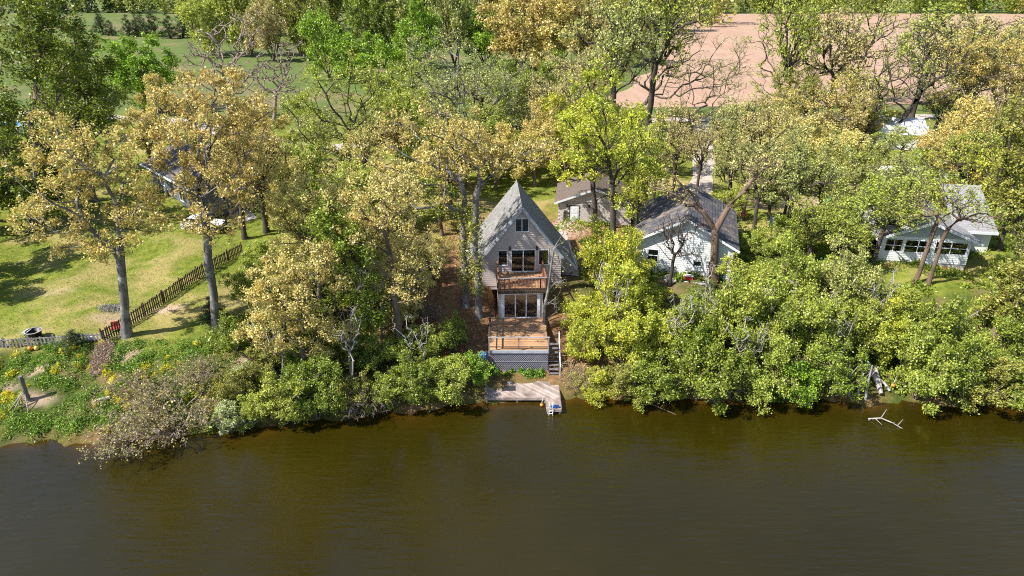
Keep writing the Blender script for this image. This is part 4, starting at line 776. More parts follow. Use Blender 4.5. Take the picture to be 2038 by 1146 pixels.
COPIES = [
 ('bush_c',6.27,44.45,0.06,2.47,3.92,'yellow','shrub','yellow-green shrub, first from left along the waterline right of the dock','shrub','shrubs overhanging the water right of the dock'),
 ('bush_e',8.75,44.09,0.09,3.8,4.68,'olive','shrub','olive green shrub, second from left along the waterline right of the dock','shrub','shrubs overhanging the water right of the dock'),
 ('bush_b',11.26,44.01,0.05,3.93,5.99,'midgreen','shrub','mid green shrub, third from left along the waterline right of the dock','shrub','shrubs overhanging the water right of the dock'),
 ('bush_d',14.16,44.01,0,6.46,6.9,'midgreen','shrub','mid green shrub, fourth from left along the waterline right of the dock','shrub','shrubs overhanging the water right of the dock'),
 ('bush_a',16.87,44.01,0,6.34,5.69,'midgreen','shrub','mid green shrub, fifth from left along the waterline right of the dock','shrub','shrubs overhanging the water right of the dock'),
 ('bush_c',19.38,44.01,0,5.98,5.78,'freshgreen','shrub','light green shrub, sixth from left along the waterline right of the dock','shrub','shrubs overhanging the water right of the dock'),
 ('bush_e',21.63,43.83,0.06,4.58,5.11,'brightgreen','shrub','bright green shrub, seventh from left along the waterline right of the dock','shrub','shrubs overhanging the water right of the dock'),
 ('bush_b',24.76,44.01,0.19,4.68,5.77,'midgreen','shrub','mid green shrub, eighth from left along the waterline right of the dock','shrub','shrubs overhanging the water right of the dock'),
 ('bush_d',30.93,43.92,0.11,6.51,6.68,'freshgreen','shrub','light green shrub, ninth from left along the waterline right of the dock','shrub','shrubs overhanging the water right of the dock'),
 ('bush_a',33.35,43.48,0.17,5.9,5.64,'midgreen','shrub','mid green shrub, tenth from left along the waterline right of the dock','shrub','shrubs overhanging the water right of the dock'),
 ('bush_c',36.1,43.57,0.12,4.28,6.37,'olive','shrub','olive green shrub, eleventh from left along the waterline right of the dock','shrub','shrubs overhanging the water right of the dock'),
 ('bush_e',38.47,43.13,0.25,4.17,6.76,'freshgreen','shrub','light green shrub, twelfth from left along the waterline right of the dock','shrub','shrubs overhanging the water right of the dock'),
 ('bush_e',5.99,47.95,0.95,5.54,4.49,'yellow','shrub','yellow-green shrub, first from left in the second row up, right of the dock','shrub','shrubs halfway up the bank right of the deck'),
 ('bush_b',8.78,47.38,0.99,5.67,6.22,'yellow','shrub','yellow-green shrub, second from left in the second row up, right of the dock','shrub','shrubs halfway up the bank right of the deck'),
 ('bush_d',11.87,47.57,0.87,5.89,5.62,'yellow','shrub','yellow-green shrub, third from left in the second row up, right of the dock','shrub','shrubs halfway up the bank right of the deck'),
 ('bush_a',14.89,47.48,1.01,6.03,5.47,'midgreen','shrub','mid green shrub, fourth from left in the second row up, right of the dock','shrub','shrubs halfway up the bank right of the deck'),
 ('bush_c',18.01,47.67,0.93,7.64,6.77,'freshgreen','shrub','light green shrub, fifth from left in the second row up, right of the dock','shrub','shrubs halfway up the bank right of the deck'),
 ('bush_e',21.02,47.57,1.09,6.73,5.82,'midgreen','shrub','mid green shrub, sixth from left in the second row up, right of the dock','shrub','shrubs halfway up the bank right of the deck'),
 ('bush_b',24.12,47.67,1.01,7.28,6.28,'freshgreen','shrub','light green shrub, seventh from left in the second row up, right of the dock','shrub','shrubs halfway up the bank right of the deck'),
 ('bush_d',27.4,47.76,1.11,6.93,6.26,'freshgreen','shrub','light green shrub, eighth from left in the second row up, right of the dock','shrub','shrubs halfway up the bank right of the deck'),
 ('bush_a',30.43,47.67,1.08,5.9,5.8,'yellow','shrub','yellow-green shrub, ninth from left in the second row up, right of the dock','shrub','shrubs halfway up the bank right of the deck'),
 ('bush_c',33.51,47.38,1.17,6.15,6.04,'midgreen','shrub','mid green shrub, tenth from left in the second row up, right of the dock','shrub','shrubs halfway up the bank right of the deck'),
 ('bush_e',36.66,47.19,1.11,4.35,5.62,'freshgreen','shrub','light green shrub, eleventh from left in the second row up, right of the dock','shrub','shrubs halfway up the bank right of the deck'),
 ('bush_b',39.88,47.1,0.96,5.39,5.2,'midgreen','shrub','mid green shrub, twelfth from left in the second row up, right of the dock','shrub','shrubs halfway up the bank right of the deck'),
 ('bush_a',5.64,51.63,2.27,3.52,5.01,'yellow','shrub','yellow-green shrub, first from left in the third row just below the cottages','shrub','shrubs below the cottages on the right'),
 ('bush_c',8.37,51.02,2.02,4.64,5.77,'yellow','shrub','yellow-green shrub, second from left in the third row just below the cottages','shrub','shrubs below the cottages on the right'),
 ('bush_e',11.53,50.71,1.95,3.71,5.47,'yellow','shrub','yellow-green shrub, third from left in the third row just below the cottages','shrub','shrubs below the cottages on the right'),
 ('bush_b',14.75,50.71,1.74,4.06,5.25,'freshgreen','shrub','light green shrub, fourth from left in the third row just below the cottages','shrub','shrubs below the cottages on the right'),
 ('bush_d',17.88,50.61,1.95,3.38,5.26,'freshgreen','shrub','light green shrub, fifth from left in the third row just below the cottages','shrub','shrubs below the cottages on the right'),
 ('bush_a',21.25,51.22,2.17,5.49,5.78,'freshgreen','shrub','light green shrub, sixth from left in the third row just below the cottages','shrub','shrubs below the cottages on the right'),
 ('bush_c',24.75,51.43,2.09,5.04,6.81,'midgreen','shrub','mid green shrub, seventh from left in the third row just below the cottages','shrub','shrubs below the cottages on the right'),
 ('bush_e',28.17,51.43,2.23,4.95,6.48,'freshgreen','shrub','light green shrub, eighth from left in the third row just below the cottages','shrub','shrubs below the cottages on the right'),
 ('bush_b',31.45,50.71,2.28,4.47,5.29,'freshgreen','shrub','light green shrub, ninth from left in the third row just below the cottages','shrub','shrubs below the cottages on the right'),
 ('bush_d',37.1,50.71,1.86,2.61,4.28,'midgreen','shrub','mid green shrub, tenth from left in the third row just below the cottages','shrub','shrubs below the cottages on the right'),
 ('bush_a',39.76,51.12,2.32,3.7,4.54,'freshgreen','shrub','light green shrub, eleventh from left in the third row just below the cottages','shrub','shrubs below the cottages on the right'),
 ('bush_c',43.55,51.84,2.73,3.71,4.62,'olive','shrub','olive green shrub, twelfth from left in the third row just below the cottages','shrub','shrubs below the cottages on the right'),
 ('bush_e',7.67,57.17,4.03,2.99,4.35,'freshgreen','shrub','light green shrub, first from left around the cottage gardens on the right','shrub','shrubs in the gardens between the cottages'),
 ('bush_b',9.77,55.48,3.6,3.14,5.33,'yellow','shrub','yellow-green shrub, second from left around the cottage gardens on the right','shrub','shrubs in the gardens between the cottages'),
 ('bush_d',12.51,54.06,2.83,2.51,4.95,'yellow','shrub','yellow-green shrub, third from left around the cottage gardens on the right','shrub','shrubs in the gardens between the cottages'),
 ('bush_a',21.21,54.39,3.34,3.13,5.2,'yellow','shrub','yellow-green shrub, fourth from left around the cottage gardens on the right','shrub','shrubs in the gardens between the cottages'),
 ('bush_c',24.31,62.3,4.43,2.73,4.77,'freshgreen','shrub','light green shrub, fifth from left around the cottage gardens on the right','shrub','shrubs in the gardens between the cottages'),
 ('bush_e',24.47,55.48,3.64,4.58,5.91,'freshgreen','shrub','light green shrub, sixth from left around the cottage gardens on the right','shrub','shrubs in the gardens between the cottages'),
 ('bush_b',28.69,63.43,4.48,4.5,6.41,'midgreen','shrub','mid green shrub, seventh from left around the cottage gardens on the right','shrub','shrubs in the gardens between the cottages'),
 ('bush_d',27.87,55.04,3.78,4.22,5.98,'freshgreen','shrub','light green shrub, eighth from left around the cottage gardens on the right','shrub','shrubs in the gardens between the cottages'),
 ('bush_a',32.59,63.68,4.41,4.46,5.44,'freshgreen','shrub','light green shrub, ninth from left around the cottage gardens on the right','shrub','shrubs in the gardens between the cottages'),
 ('bush_c',30.1,54.93,3.56,3.66,4.95,'midgreen','shrub','mid green shrub, tenth from left around the cottage gardens on the right','shrub','shrubs in the gardens between the cottages'),
 ('bush_e',45.7,57.06,4.11,3.33,5.7,'freshgreen','shrub','light green shrub, eleventh from left around the cottage gardens on the right','shrub','shrubs in the gardens between the cottages'),
 ('bush_d',-20.19,42.54,0.82,3.25,3.81,'olive','shrub','olive green shrub, first from left at the waterline left of the dock','shrub','shrubs on the left bank beside the water'),
 ('bush_a',-18.77,40.79,0.13,2.77,4.4,'freshgreen','shrub','light green shrub, second from left at the waterline left of the dock','shrub','shrubs on the left bank beside the water'),
 ('bush_c',-16.45,40.95,0,4.53,5.29,'freshgreen','shrub','light green shrub, third from left at the waterline left of the dock','shrub','shrubs on the left bank beside the water'),
 ('bush_e',-15.85,42.96,0.53,3.81,4.5,'midgreen','shrub','mid green shrub, fourth from left at the waterline left of the dock','shrub','shrubs on the left bank beside the water'),
 ('bush_b',-14.22,41.53,0.03,5.18,5.39,'midgreen','shrub','mid green shrub, fifth from left at the waterline left of the dock','shrub','shrubs on the left bank beside the water'),
 ('bush_d',-11.89,41.94,0.13,3.65,4.65,'olive','shrub','olive green shrub, sixth from left at the waterline left of the dock','shrub','shrubs on the left bank beside the water'),
 ('bush_a',-9.6,42.71,0.15,3.35,4.8,'midgreen','shrub','mid green shrub, seventh from left at the waterline left of the dock','shrub','shrubs on the left bank beside the water'),
 ('bush_c',-7.17,42.96,0.33,4.58,4.78,'midgreen','shrub','mid green shrub, eighth from left at the waterline left of the dock','shrub','shrubs on the left bank beside the water'),
 ('bush_e',-6.25,45.34,0.78,3.14,5.05,'midgreen','shrub','mid green shrub, ninth from left at the waterline left of the dock','shrub','shrubs on the left bank beside the water'),
 ('bush_b',-5.13,43.57,0.31,3.53,5.5,'freshgreen','shrub','light green shrub, tenth from left at the waterline left of the dock','shrub','shrubs on the left bank beside the water'),
 ('bush_d',-3.5,45.25,0.58,3.29,4.44,'brightgreen','shrub','bright green shrub, eleventh from left at the waterline left of the dock','shrub','shrubs on the left bank beside the water'),
 ('bush_d',-21.95,47.1,2.49,3.71,4.08,'midgreen','shrub','mid green shrub, first from left higher on the left bank below the oaks','shrub','shrubs higher up the left bank'),
 ('bush_a',-22.89,53.63,3.22,4.33,4.59,'freshgreen','shrub','light green shrub, second from left higher on the left bank below the oaks','shrub','shrubs higher up the left bank'),
 ('bush_c',-24.82,62.18,3.42,2.89,4.72,'freshgreen','shrub','light green shrub, third from left higher on the left bank below the oaks','shrub','shrubs higher up the left bank'),
 ('bush_e',-18.82,45.62,1.53,3.13,4.95,'olive','shrub','olive green shrub, fourth from left higher on the left bank below the oaks','shrub','shrubs higher up the left bank'),
 ('bush_b',-19.17,49.91,2.77,3.11,5.35,'freshgreen','shrub','light green shrub, fifth from left higher on the left bank below the oaks','shrub','shrubs higher up the left bank'),
 ('bush_d',-16.0,46.72,1.31,4.89,5.06,'midgreen','shrub','mid green shrub, sixth from left higher on the left bank below the oaks','shrub','shrubs higher up the left bank'),
 ('bush_a',-16.13,51.22,2.99,3.3,4.93,'midgreen','shrub','mid green shrub, seventh from left higher on the left bank below the oaks','shrub','shrubs higher up the left bank'),
 ('bush_c',-12.61,45.89,1.38,3.72,4.66,'midgreen','shrub','mid green shrub, eighth from left higher on the left bank below the oaks','shrub','shrubs higher up the left bank'),
 ('bush_e',-10.0,46.82,1.27,3.7,5.57,'freshgreen','shrub','light green shrub, ninth from left higher on the left bank below the oaks','shrub','shrubs higher up the left bank'),
 ('bush_b',-7.28,47.67,1.37,3.13,3.86,'freshgreen','shrub','light green shrub, tenth from left higher on the left bank below the oaks','shrub','shrubs higher up the left bank'),
 ('bush_d',-4.9,48.43,1.44,3.95,4.03,'midgreen','shrub','mid green shrub, eleventh from left higher on the left bank below the oaks','shrub','shrubs higher up the left bank'),
 ('bush_b',-23.8,69.12,3.96,8.67,6.43,'cream','tree','cream-gold tree, first from left behind the cream-gold oaks','tree','undergrowth trees left of the A-frame house'),
 ('tree_b',-23.84,77.46,3.99,9.77,8.02,'freshgreen','tree','light green tree, second from left behind the cream-gold oaks','tree','undergrowth trees left of the A-frame house'),
 ('tree_a',-18.04,61.31,4.3,9.34,7.63,'midgreen','tree','mid green tree, third from left behind the cream-gold oaks','tree','undergrowth trees left of the A-frame house'),
 ('tree_c',-13.56,57.06,4.1,8.79,5.87,'cream','tree','cream-gold tree, fourth from left behind the cream-gold oaks','tree','undergrowth trees left of the A-frame house'),
 ('bush_b',-15.25,68.71,4.66,8.13,8.48,'freshgreen','tree','light green tree, fifth from left behind the cream-gold oaks','tree','undergrowth trees left of the A-frame house'),
 ('tree_b',-9.99,52.89,3.1,8.37,6.75,'cream','tree','cream-gold tree, sixth from left behind the cream-gold oaks','tree','undergrowth trees left of the A-frame house'),
 ('tree_a',-11.46,72.37,4.53,8.68,8.03,'cream','tree','cream-gold tree, seventh from left behind the cream-gold oaks','tree','undergrowth trees left of the A-frame house'),
 ('tree_c',-7.41,68.02,4.39,8.04,6.86,'darkgreen','tree','dark green tree, eighth from left behind the cream-gold oaks','tree','undergrowth trees left of the A-frame house'),
 ('tree_b',-10.6,82.24,4.72,10.79,8.87,'darkgreen','tree','dark green tree, first from left behind the A-frame house and shed','tree','trees close behind the A-frame house'),
 ('tree_a',-6.16,86.28,4.47,10.08,9.25,'gold','tree','golden tree, second from left behind the A-frame house and shed','tree','trees close behind the A-frame house'),
 ('tree_d',-1.28,89.09,4.86,8.9,9.81,'midgreen','tree','mid green tree, third from left behind the A-frame house and shed','tree','trees close behind the A-frame house'),
 ('tree_c',3.18,91.8,4.63,11.41,7.78,'gold','tree','golden tree, fourth from left behind the A-frame house and shed','tree','trees close behind the A-frame house'),
 ('tree_b',7.11,93.84,4.75,12.91,9.91,'yellow','tree','yellow-green tree, fifth from left behind the A-frame house and shed','tree','trees close behind the A-frame house'),
 ('tree_a',14.38,90.34,4.66,10.14,6.74,'yellow','tree','yellow-green tree, sixth from left behind the A-frame house and shed','tree','trees close behind the A-frame house'),
 ('tree_d',18.66,91.43,4.71,9.76,5.93,'yellow','tree','yellow-green tree, seventh from left behind the A-frame house and shed','tree','trees close behind the A-frame house'),
 ('tree_a',-36.49,84.07,4.12,10.03,8.05,'gold','tree','golden tree, first from left near the lane left of centre','tree','trees beside the lane left of centre'),
 ('tree_d',-30.0,95.54,4.67,6.53,7.0,'freshgreen','tree','light green tree, second from left near the lane left of centre','tree','trees beside the lane left of centre'),
 ('tree_c',-20.51,111.65,4.59,13.74,11.21,'freshgreen','tree','light green tree, third from left near the lane left of centre','tree','trees beside the lane left of centre'),
 ('tree_b',-15.56,94.78,4.9,13.11,12.28,'freshgreen','tree','light green tree, fourth from left near the lane left of centre','tree','trees beside the lane left of centre'),
 ('tree_a',-12.29,104.11,4.77,10.2,8.56,'greygreen','tree','grey-green tree, fifth from left near the lane left of centre','tree','trees beside the lane left of centre'),
 ('tree_d',-0.71,106.42,4.98,15.48,9.54,'midgreen','tree','mid green tree, sixth from left near the lane left of centre','tree','trees beside the lane left of centre'),
 ('tree_c',4.99,110.98,4.73,16.58,10.83,'midgreen','tree','mid green tree, seventh from left near the lane left of centre','tree','trees beside the lane left of centre'),
 ('tree_d',28.76,88.2,4.6,6.73,5.92,'orange','tree','bronze tree, first from left around the yards right of the driveway','tree','trees in the yards right of the driveway'),
 ('wisp_a',26.89,75.62,4.59,6.91,5.58,'freshgreen','tree','light green tree, second from left around the yards right of the driveway','tree','trees in the yards right of the driveway'),
 ('wisp_c',30.79,73.54,4.72,8.3,6.06,'midgreen','tree','mid green tree, third from left around the yards right of the driveway','tree','trees in the yards right of the driveway'),
 ('wisp_b',46.75,110.98,4.75,11.42,8.39,'olive','tree','olive green tree, fourth from left around the yards right of the driveway','tree','trees in the yards right of the driveway'),
 ('tree_b',51.29,104.53,4.66,11.12,9.46,'orange','tree','bronze tree, fifth from left around the yards right of the driveway','tree','trees in the yards right of the driveway'),
 ('tree_d',49.64,91.43,4.69,6.96,7.76,'greygreen','tree','grey-green tree, sixth from left around the yards right of the driveway','tree','trees in the yards right of the driveway'),
 ('wisp_a',38.23,67.62,4.5,4.57,5.76,'midgreen','tree','mid green tree, seventh from left around the yards right of the driveway','tree','trees in the yards right of the driveway'),
 ('wisp_c',65.97,107.28,4.77,11.04,9.87,'olive','tree','olive green tree, eighth from left around the yards right of the driveway','tree','trees in the yards right of the driveway'),
 ('wisp_b',73.95,114.13,4.87,13.76,10.19,'orange','tree','bronze tree, ninth from left around the yards right of the driveway','tree','trees in the yards right of the driveway'),
 ('tree_b',55.22,76.08,4.47,5.86,7.41,'yellow','tree','yellow-green tree, tenth from left around the yards right of the driveway','tree','trees in the yards right of the driveway'),
 ('tree_d',78.29,104.32,4.72,11.9,9.96,'gold','tree','golden tree, eleventh from left around the yards right of the driveway','tree','trees in the yards right of the driveway'),
 ('bush_b',-96.93,232.91,4.8,19.02,24.03,'freshgreen','tree','light green tree, first from left in the front row of the wood behind the meadow','tree','trees of the wood behind the meadow'),
 ('bush_d',-83.56,229.67,4.8,32.52,21.46,'freshgreen','tree','light green tree, second from left in the front row of the wood behind the meadow','tree','trees of the wood behind the meadow'),
 ('bush_a',-72.23,216.74,4.8,20.38,17.03,'orange','tree','bronze tree, third from left in the front row of the wood behind the meadow','tree','trees of the wood behind the meadow'),
 ('bush_c',-67.46,229.67,4.8,29.33,18.78,'olive','tree','olive green tree, fourth from left in the front row of the wood behind the meadow','tree','trees of the wood behind the meadow'),
 ('bush_e',-55.28,212.88,4.8,17.49,21.92,'darkgreen','tree','dark green tree, fifth from left in the front row of the wood behind the meadow','tree','trees of the wood behind the meadow'),
 ('bush_b',-46.99,181.8,4.8,17.18,15.66,'brightgreen','tree','bright green tree, sixth from left in the front row of the wood behind the meadow','tree','trees of the wood behind the meadow'),
 ('bush_d',-37.52,173.29,4.8,14.44,19.32,'brightgreen','tree','bright green tree, seventh from left in the front row of the wood behind the meadow','tree','trees of the wood behind the meadow'),
 ('bush_a',-36.09,201.3,4.8,22.19,18.76,'darkgreen','tree','dark green tree, eighth from left in the front row of the wood behind the meadow','tree','trees of the wood behind the meadow'),
 ('bush_c',-28.91,186.21,4.8,13.66,16.9,'brightgreen','tree','bright green tree, ninth from left in the front row of the wood behind the meadow','tree','trees of the wood behind the meadow'),
 ('bush_e',-24.12,196.14,4.8,22.56,15.52,'brightgreen','tree','bright green tree, tenth from left in the front row of the wood behind the meadow','tree','trees of the wood behind the meadow'),
 ('bush_b',-16.63,207.01,4.8,27.69,18.16,'greygreen','tree','grey-green tree, eleventh from left in the front row of the wood behind the meadow','tree','trees of the wood behind the meadow'),
 ('bush_d',-7.88,207.01,4.8,18.13,20.42,'brightgreen','tree','bright green tree, twelfth from left in the front row of the wood behind the meadow','tree','trees of the wood behind the meadow'),
 ('bush_a',2.22,196.14,4.8,22.65,23.79,'gold','tree','golden tree, thirteenth from left in the front row of the wood behind the meadow','tree','trees of the wood behind the meadow'),
 ('bush_c',12.93,201.3,4.8,21.83,26.67,'gold','tree','golden tree, fourteenth from left in the front row of the wood behind the meadow','tree','trees of the wood behind the meadow'),
 ('bush_e',22.88,201.3,4.8,19.94,18.9,'orange','tree','bronze tree, fifteenth from left in the front row of the wood behind the meadow','tree','trees of the wood behind the meadow'),
 ('bush_b',32.97,207.01,4.8,21.09,17.88,'olive','tree','olive green tree, sixteenth from left in the front row of the wood behind the meadow','tree','trees of the wood behind the meadow'),
 ('bush_a',-121.38,302.59,4.8,28.75,29.31,'freshgreen','tree','light green tree, first from left in the back row of the wood behind the meadow','tree','trees of the wood further back'),
 ('bush_c',-104.61,302.59,4.8,33.56,24.74,'midgreen','tree','mid green tree, second from left in the back row of the wood behind the meadow','tree','trees of the wood further back'),
 ('bush_e',-89.93,302.59,4.8,25.72,26.72,'orange','tree','bronze tree, third from left in the back row of the wood behind the meadow','tree','trees of the wood further back'),
 ('bush_b',-74.71,296.01,4.8,28.02,29.12,'darkgreen','tree','dark green tree, fourth from left in the back row of the wood behind the meadow','tree','trees of the wood further back'),
 ('bush_d',-59.97,289.0,4.8,27.99,24.32,'midgreen','tree','mid green tree, fifth from left in the back row of the wood behind the meadow','tree','trees of the wood further back'),
 ('bush_a',-45.93,289.0,4.8,24.84,30.11,'greygreen','tree','grey-green tree, sixth from left in the back row of the wood behind the meadow','tree','trees of the wood further back'),
 ('bush_c',-33.45,284.99,4.8,24.12,28.32,'darkgreen','tree','dark green tree, seventh from left in the back row of the wood behind the meadow','tree','trees of the wood further back'),
 ('bush_e',-23.9,302.59,4.8,31.73,25.04,'brightgreen','tree','bright green tree, eighth from left in the back row of the wood behind the meadow','tree','trees of the wood further back'),
 ('bush_b',-12.11,296.01,4.8,30.53,27.19,'gold','tree','golden tree, ninth from left in the back row of the wood behind the meadow','tree','trees of the wood further back'),
 ('bush_d',2.26,296.01,4.8,27.88,34.27,'cream','tree','cream-gold tree, tenth from left in the back row of the wood behind the meadow','tree','trees of the wood further back'),
 ('bush_a',19.08,302.59,4.8,31.24,34.26,'cream','tree','cream-gold tree, eleventh from left in the back row of the wood behind the meadow','tree','trees of the wood further back'),
 ('bush_c',35.1,296.01,4.8,27.77,32.68,'orange','tree','bronze tree, twelfth from left in the back row of the wood behind the meadow','tree','trees of the wood further back'),
 ('bush_e',51.31,307.47,4.8,34.65,29.48,'olive','tree','olive green tree, thirteenth from left in the back row of the wood behind the meadow','tree','trees of the wood further back'),
 ('bush_b',70.56,328.42,4.8,25.15,23.81,'greygreen','tree','grey-green tree, fourteenth from left in the back row of the wood behind the meadow','tree','trees of the wood further back'),
 ('cedar',-174.63,309.93,4.8,11.2,9.0,'evergreen','cedar_tree','small dark evergreen in the meadow, first of the scattered line','tree','evergreens standing in the meadow'),
 ('cedar',-168.16,305.02,4.8,7.0,7.5,'evergreen','cedar_tree','small dark evergreen in the meadow, second of the scattered line','tree','evergreens standing in the meadow'),
 ('cedar',-158.31,300.18,4.8,9.799999999999999,9.0,'evergreen','cedar_tree','small dark evergreen in the meadow, third of the scattered line','tree','evergreens standing in the meadow'),
 ('cedar',-157.18,305.02,4.8,9.799999999999999,7.5,'evergreen','cedar_tree','small dark evergreen in the meadow, fourth of the scattered line','tree','evergreens standing in the meadow'),
 ('cedar',-153.66,302.59,4.8,11.2,9.0,'evergreen','cedar_tree','small dark evergreen in the meadow, fifth of the scattered line','tree','evergreens standing in the meadow'),
 ('cedar',-147.91,300.18,4.8,12.6,12.0,'evergreen','cedar_tree','small dark evergreen in the meadow, sixth of the scattered line','tree','evergreens standing in the meadow'),
 ('cedar',-137.44,291.32,4.8,11.2,10.5,'evergreen','cedar_tree','small dark evergreen in the meadow, seventh of the scattered line','tree','evergreens standing in the meadow'),
 ('cedar',-134.24,296.01,4.8,11.2,9.0,'evergreen','cedar_tree','small dark evergreen in the meadow, eighth of the scattered line','tree','evergreens standing in the meadow'),
 ('cedar',-130.14,296.01,4.8,11.2,9.0,'evergreen','cedar_tree','small dark evergreen in the meadow, ninth of the scattered line','tree','evergreens standing in the meadow'),
 ('cedar',-208.35,368.77,4.8,5.6,6.0,'evergreen','cedar_tree','tiny lone evergreen at the far side of the meadow','tree','evergreens standing in the meadow'),
 ('cedar',-34.55,47.0,3.0,1.7,3,'evergreen','juniper_bush','low dark juniper right behind the front picket fence','bush',None),
 ('cedar',-25.08,50.81,3.21,2.6,3.2,'evergreen','spruce_tree','little dark green spruce right behind the second oak trunk','tree',None),
 ('bush_f',-19.99,39.82,0,2.8,3.6,'white','blossom_shrub','white blossoming shrub leaning over the water on the left','shrub',None),
 ('bush_f',-20.36,44.36,1.41,2.0,2.6,'white','blossom_shrub','smaller white-flecked blossoming shrub above the one at the water','shrub',None),
 ('brush',-26.66,38.8,0,3.4,6.5,'sprig','brush','tangled grey-brown brush hanging over the water, its left half','brush','tangled brush over the water'),
 ('brush',-23.86,39.19,0.21,4.0,7.5,'sprig','brush','tangled grey-brown brush over the water, right half beside the white blossom','brush','tangled brush over the water'),
 ('brush',-26.66,42.11,1.13,3.2,6,'sprig','brush','tangled tan brush behind the two brushes that overhang the water','brush','tangled brush over the water'),
 ('brush',-23.73,43.83,1.81,2.4,4,'sprig','brush','pinkish dry brush uphill of the white blossom shrub','brush','tangled brush over the water'),
 ('brush',5.14,44.98,0.33,2.6,3.6,'sprig','brush','dry twiggy brush just right of the dock','brush',None),
 ('brush',-10.49,42.37,0.08,3.2,5,None,'brush','bare dark brush hanging low over the shadowed water left of the dock','brush',None),
 ('brush',22.8,45.07,0.5,3,4,'sprig','brush','dry reddish brush amid the green waterline shrubs on the right','brush',None),
 ('brush',-6.86,51.94,2.69,2.4,3.4,None,'brush','bare fallen twigs on the leaf-covered slope left of the house','brush',None),
 ('tree_d',-59.56,73.83,4.04,17.21,12.7,'darkgreen','tree','dark green tree, first from left above the dark lawn at the far left','tree','dark trees at the left edge'),
 ('tree_c',-64.08,85.09,4.17,17.7,12.87,'darkgreen','tree','dark green tree, second from left above the dark lawn at the far left','tree','dark trees at the left edge'),
 ('tree_b',-53.97,75.47,4.03,10.4,9.93,'darkgreen','tree','dark green tree, third from left above the dark lawn at the far left','tree','dark trees at the left edge'),
 ('tree_a',-58.92,92.16,4.52,14.79,10.03,'darkgreen','tree','dark green tree, fourth from left above the dark lawn at the far left','tree','dark trees at the left edge'),
 ('tree_d',-64.59,110.1,4.54,13.96,10.62,'darkgreen','tree','dark green tree, fifth from left above the dark lawn at the far left','tree','dark trees at the left edge'),
 ('tree_a',-51.38,95.35,4.72,9.73,9.5,'gold','tree','golden tree, first from left between the golden oaks and the lane','tree','trees between the golden oaks and the lane'),
 ('tree_d',-61.0,120.94,4.69,11.17,9.78,'gold','tree','golden tree, second from left between the golden oaks and the lane','tree','trees between the golden oaks and the lane'),
 ('tree_c',-34.27,91.07,4.47,7.85,9.85,'gold','tree','golden tree, third from left between the golden oaks and the lane','tree','trees between the golden oaks and the lane'),
 ('tree_b',-39.93,108.14,4.6,7.99,10.32,'gold','tree','golden tree, fourth from left between the golden oaks and the lane','tree','trees between the golden oaks and the lane'),
 ('tree_a',-28.77,81.92,4.12,7.02,7.28,'cream','tree','cream-gold tree, fifth from left between the golden oaks and the lane','tree','trees between the golden oaks and the lane'),
 ('tree_d',-37.63,122.89,4.71,7.3,7.65,'freshgreen','tree','light green tree, sixth from left between the golden oaks and the lane','tree','trees between the golden oaks and the lane'),
 ('tree_c',-26.2,91.8,4.61,9.96,9.59,'greygreen','tree','grey-green tree, seventh from left between the golden oaks and the lane','tree','trees between the golden oaks and the lane'),
 ('wisp_c',-18.87,74.13,4.49,8.04,8.35,'cream','tree','cream-gold tree, first from left in the thicket midway to the lane','tree','thicket trees midway to the lane'),
 ('wisp_c',-17.61,79.5,4.58,11.39,7.98,'cream','tree','cream-gold tree, second from left in the thicket midway to the lane','tree','thicket trees midway to the lane'),
 ('wisp_c',-18.9,95.54,4.65,9.77,9.89,'greygreen','tree','grey-green tree, third from left in the thicket midway to the lane','tree','thicket trees midway to the lane'),
 ('wisp_c',-14.91,85.77,4.62,10.94,11.08,'gold','tree','golden tree, fourth from left in the thicket midway to the lane','tree','thicket trees midway to the lane'),
 ('wisp_c',-17.26,118.31,4.82,14.5,13.65,'freshgreen','tree','light green tree, fifth from left in the thicket midway to the lane','tree','thicket trees midway to the lane'),
 ('wisp_c',-11.73,92.35,4.8,7.71,10.31,'cream','tree','cream-gold tree, sixth from left in the thicket midway to the lane','tree','thicket trees midway to the lane'),
 ('wisp_c',-10.39,109.01,4.79,13.99,12.91,'greygreen','tree','grey-green tree, seventh from left in the thicket midway to the lane','tree','thicket trees midway to the lane'),
 ('wisp_c',-6.94,75.62,4.59,8.68,8.4,'gold','tree','golden tree, eighth from left in the thicket midway to the lane','tree','thicket trees midway to the lane'),
 ('wisp_c',-7.06,95.16,4.75,8.53,11.06,'greygreen','tree','grey-green tree, ninth from left in the thicket midway to the lane','tree','thicket trees midway to the lane'),
 ('wisp_c',-5.03,116.2,4.85,13.48,13.56,'greygreen','tree','grey-green tree, tenth from left in the thicket midway to the lane','tree','thicket trees midway to the lane'),
 ('wisp_c',-3.08,93.28,4.89,11.15,10.45,'freshgreen','tree','light green tree, eleventh from left in the thicket midway to the lane','tree','thicket trees midway to the lane'),
 ('wisp_c',0.09,120.7,4.75,12.84,12.23,'olive','tree','olive green tree, twelfth from left in the thicket midway to the lane','tree','thicket trees midway to the lane'),
 ('wisp_c',1.57,100.43,4.93,9.72,11.38,'greygreen','tree','grey-green tree, thirteenth from left in the thicket midway to the lane','tree','thicket trees midway to the lane'),
 ('wisp_c',5.49,104.11,4.78,13.03,10.98,'orange','tree','bronze tree, fourteenth from left in the thicket midway to the lane','tree','thicket trees midway to the lane'),
 ('wisp_c',9.61,107.28,4.82,10.08,10.7,'yellow','tree','yellow-green tree, fifteenth from left in the thicket midway to the lane','tree','thicket trees midway to the lane'),
 ('wisp_c',14.4,122.4,4.82,13.5,11.39,'orange','tree','bronze tree, sixteenth from left in the thicket midway to the lane','tree','thicket trees midway to the lane'),
 ('wisp_c',12.87,101.04,4.77,10.14,8.59,'yellow','tree','yellow-green tree, seventeenth from left in the thicket midway to the lane','tree','thicket trees midway to the lane'),
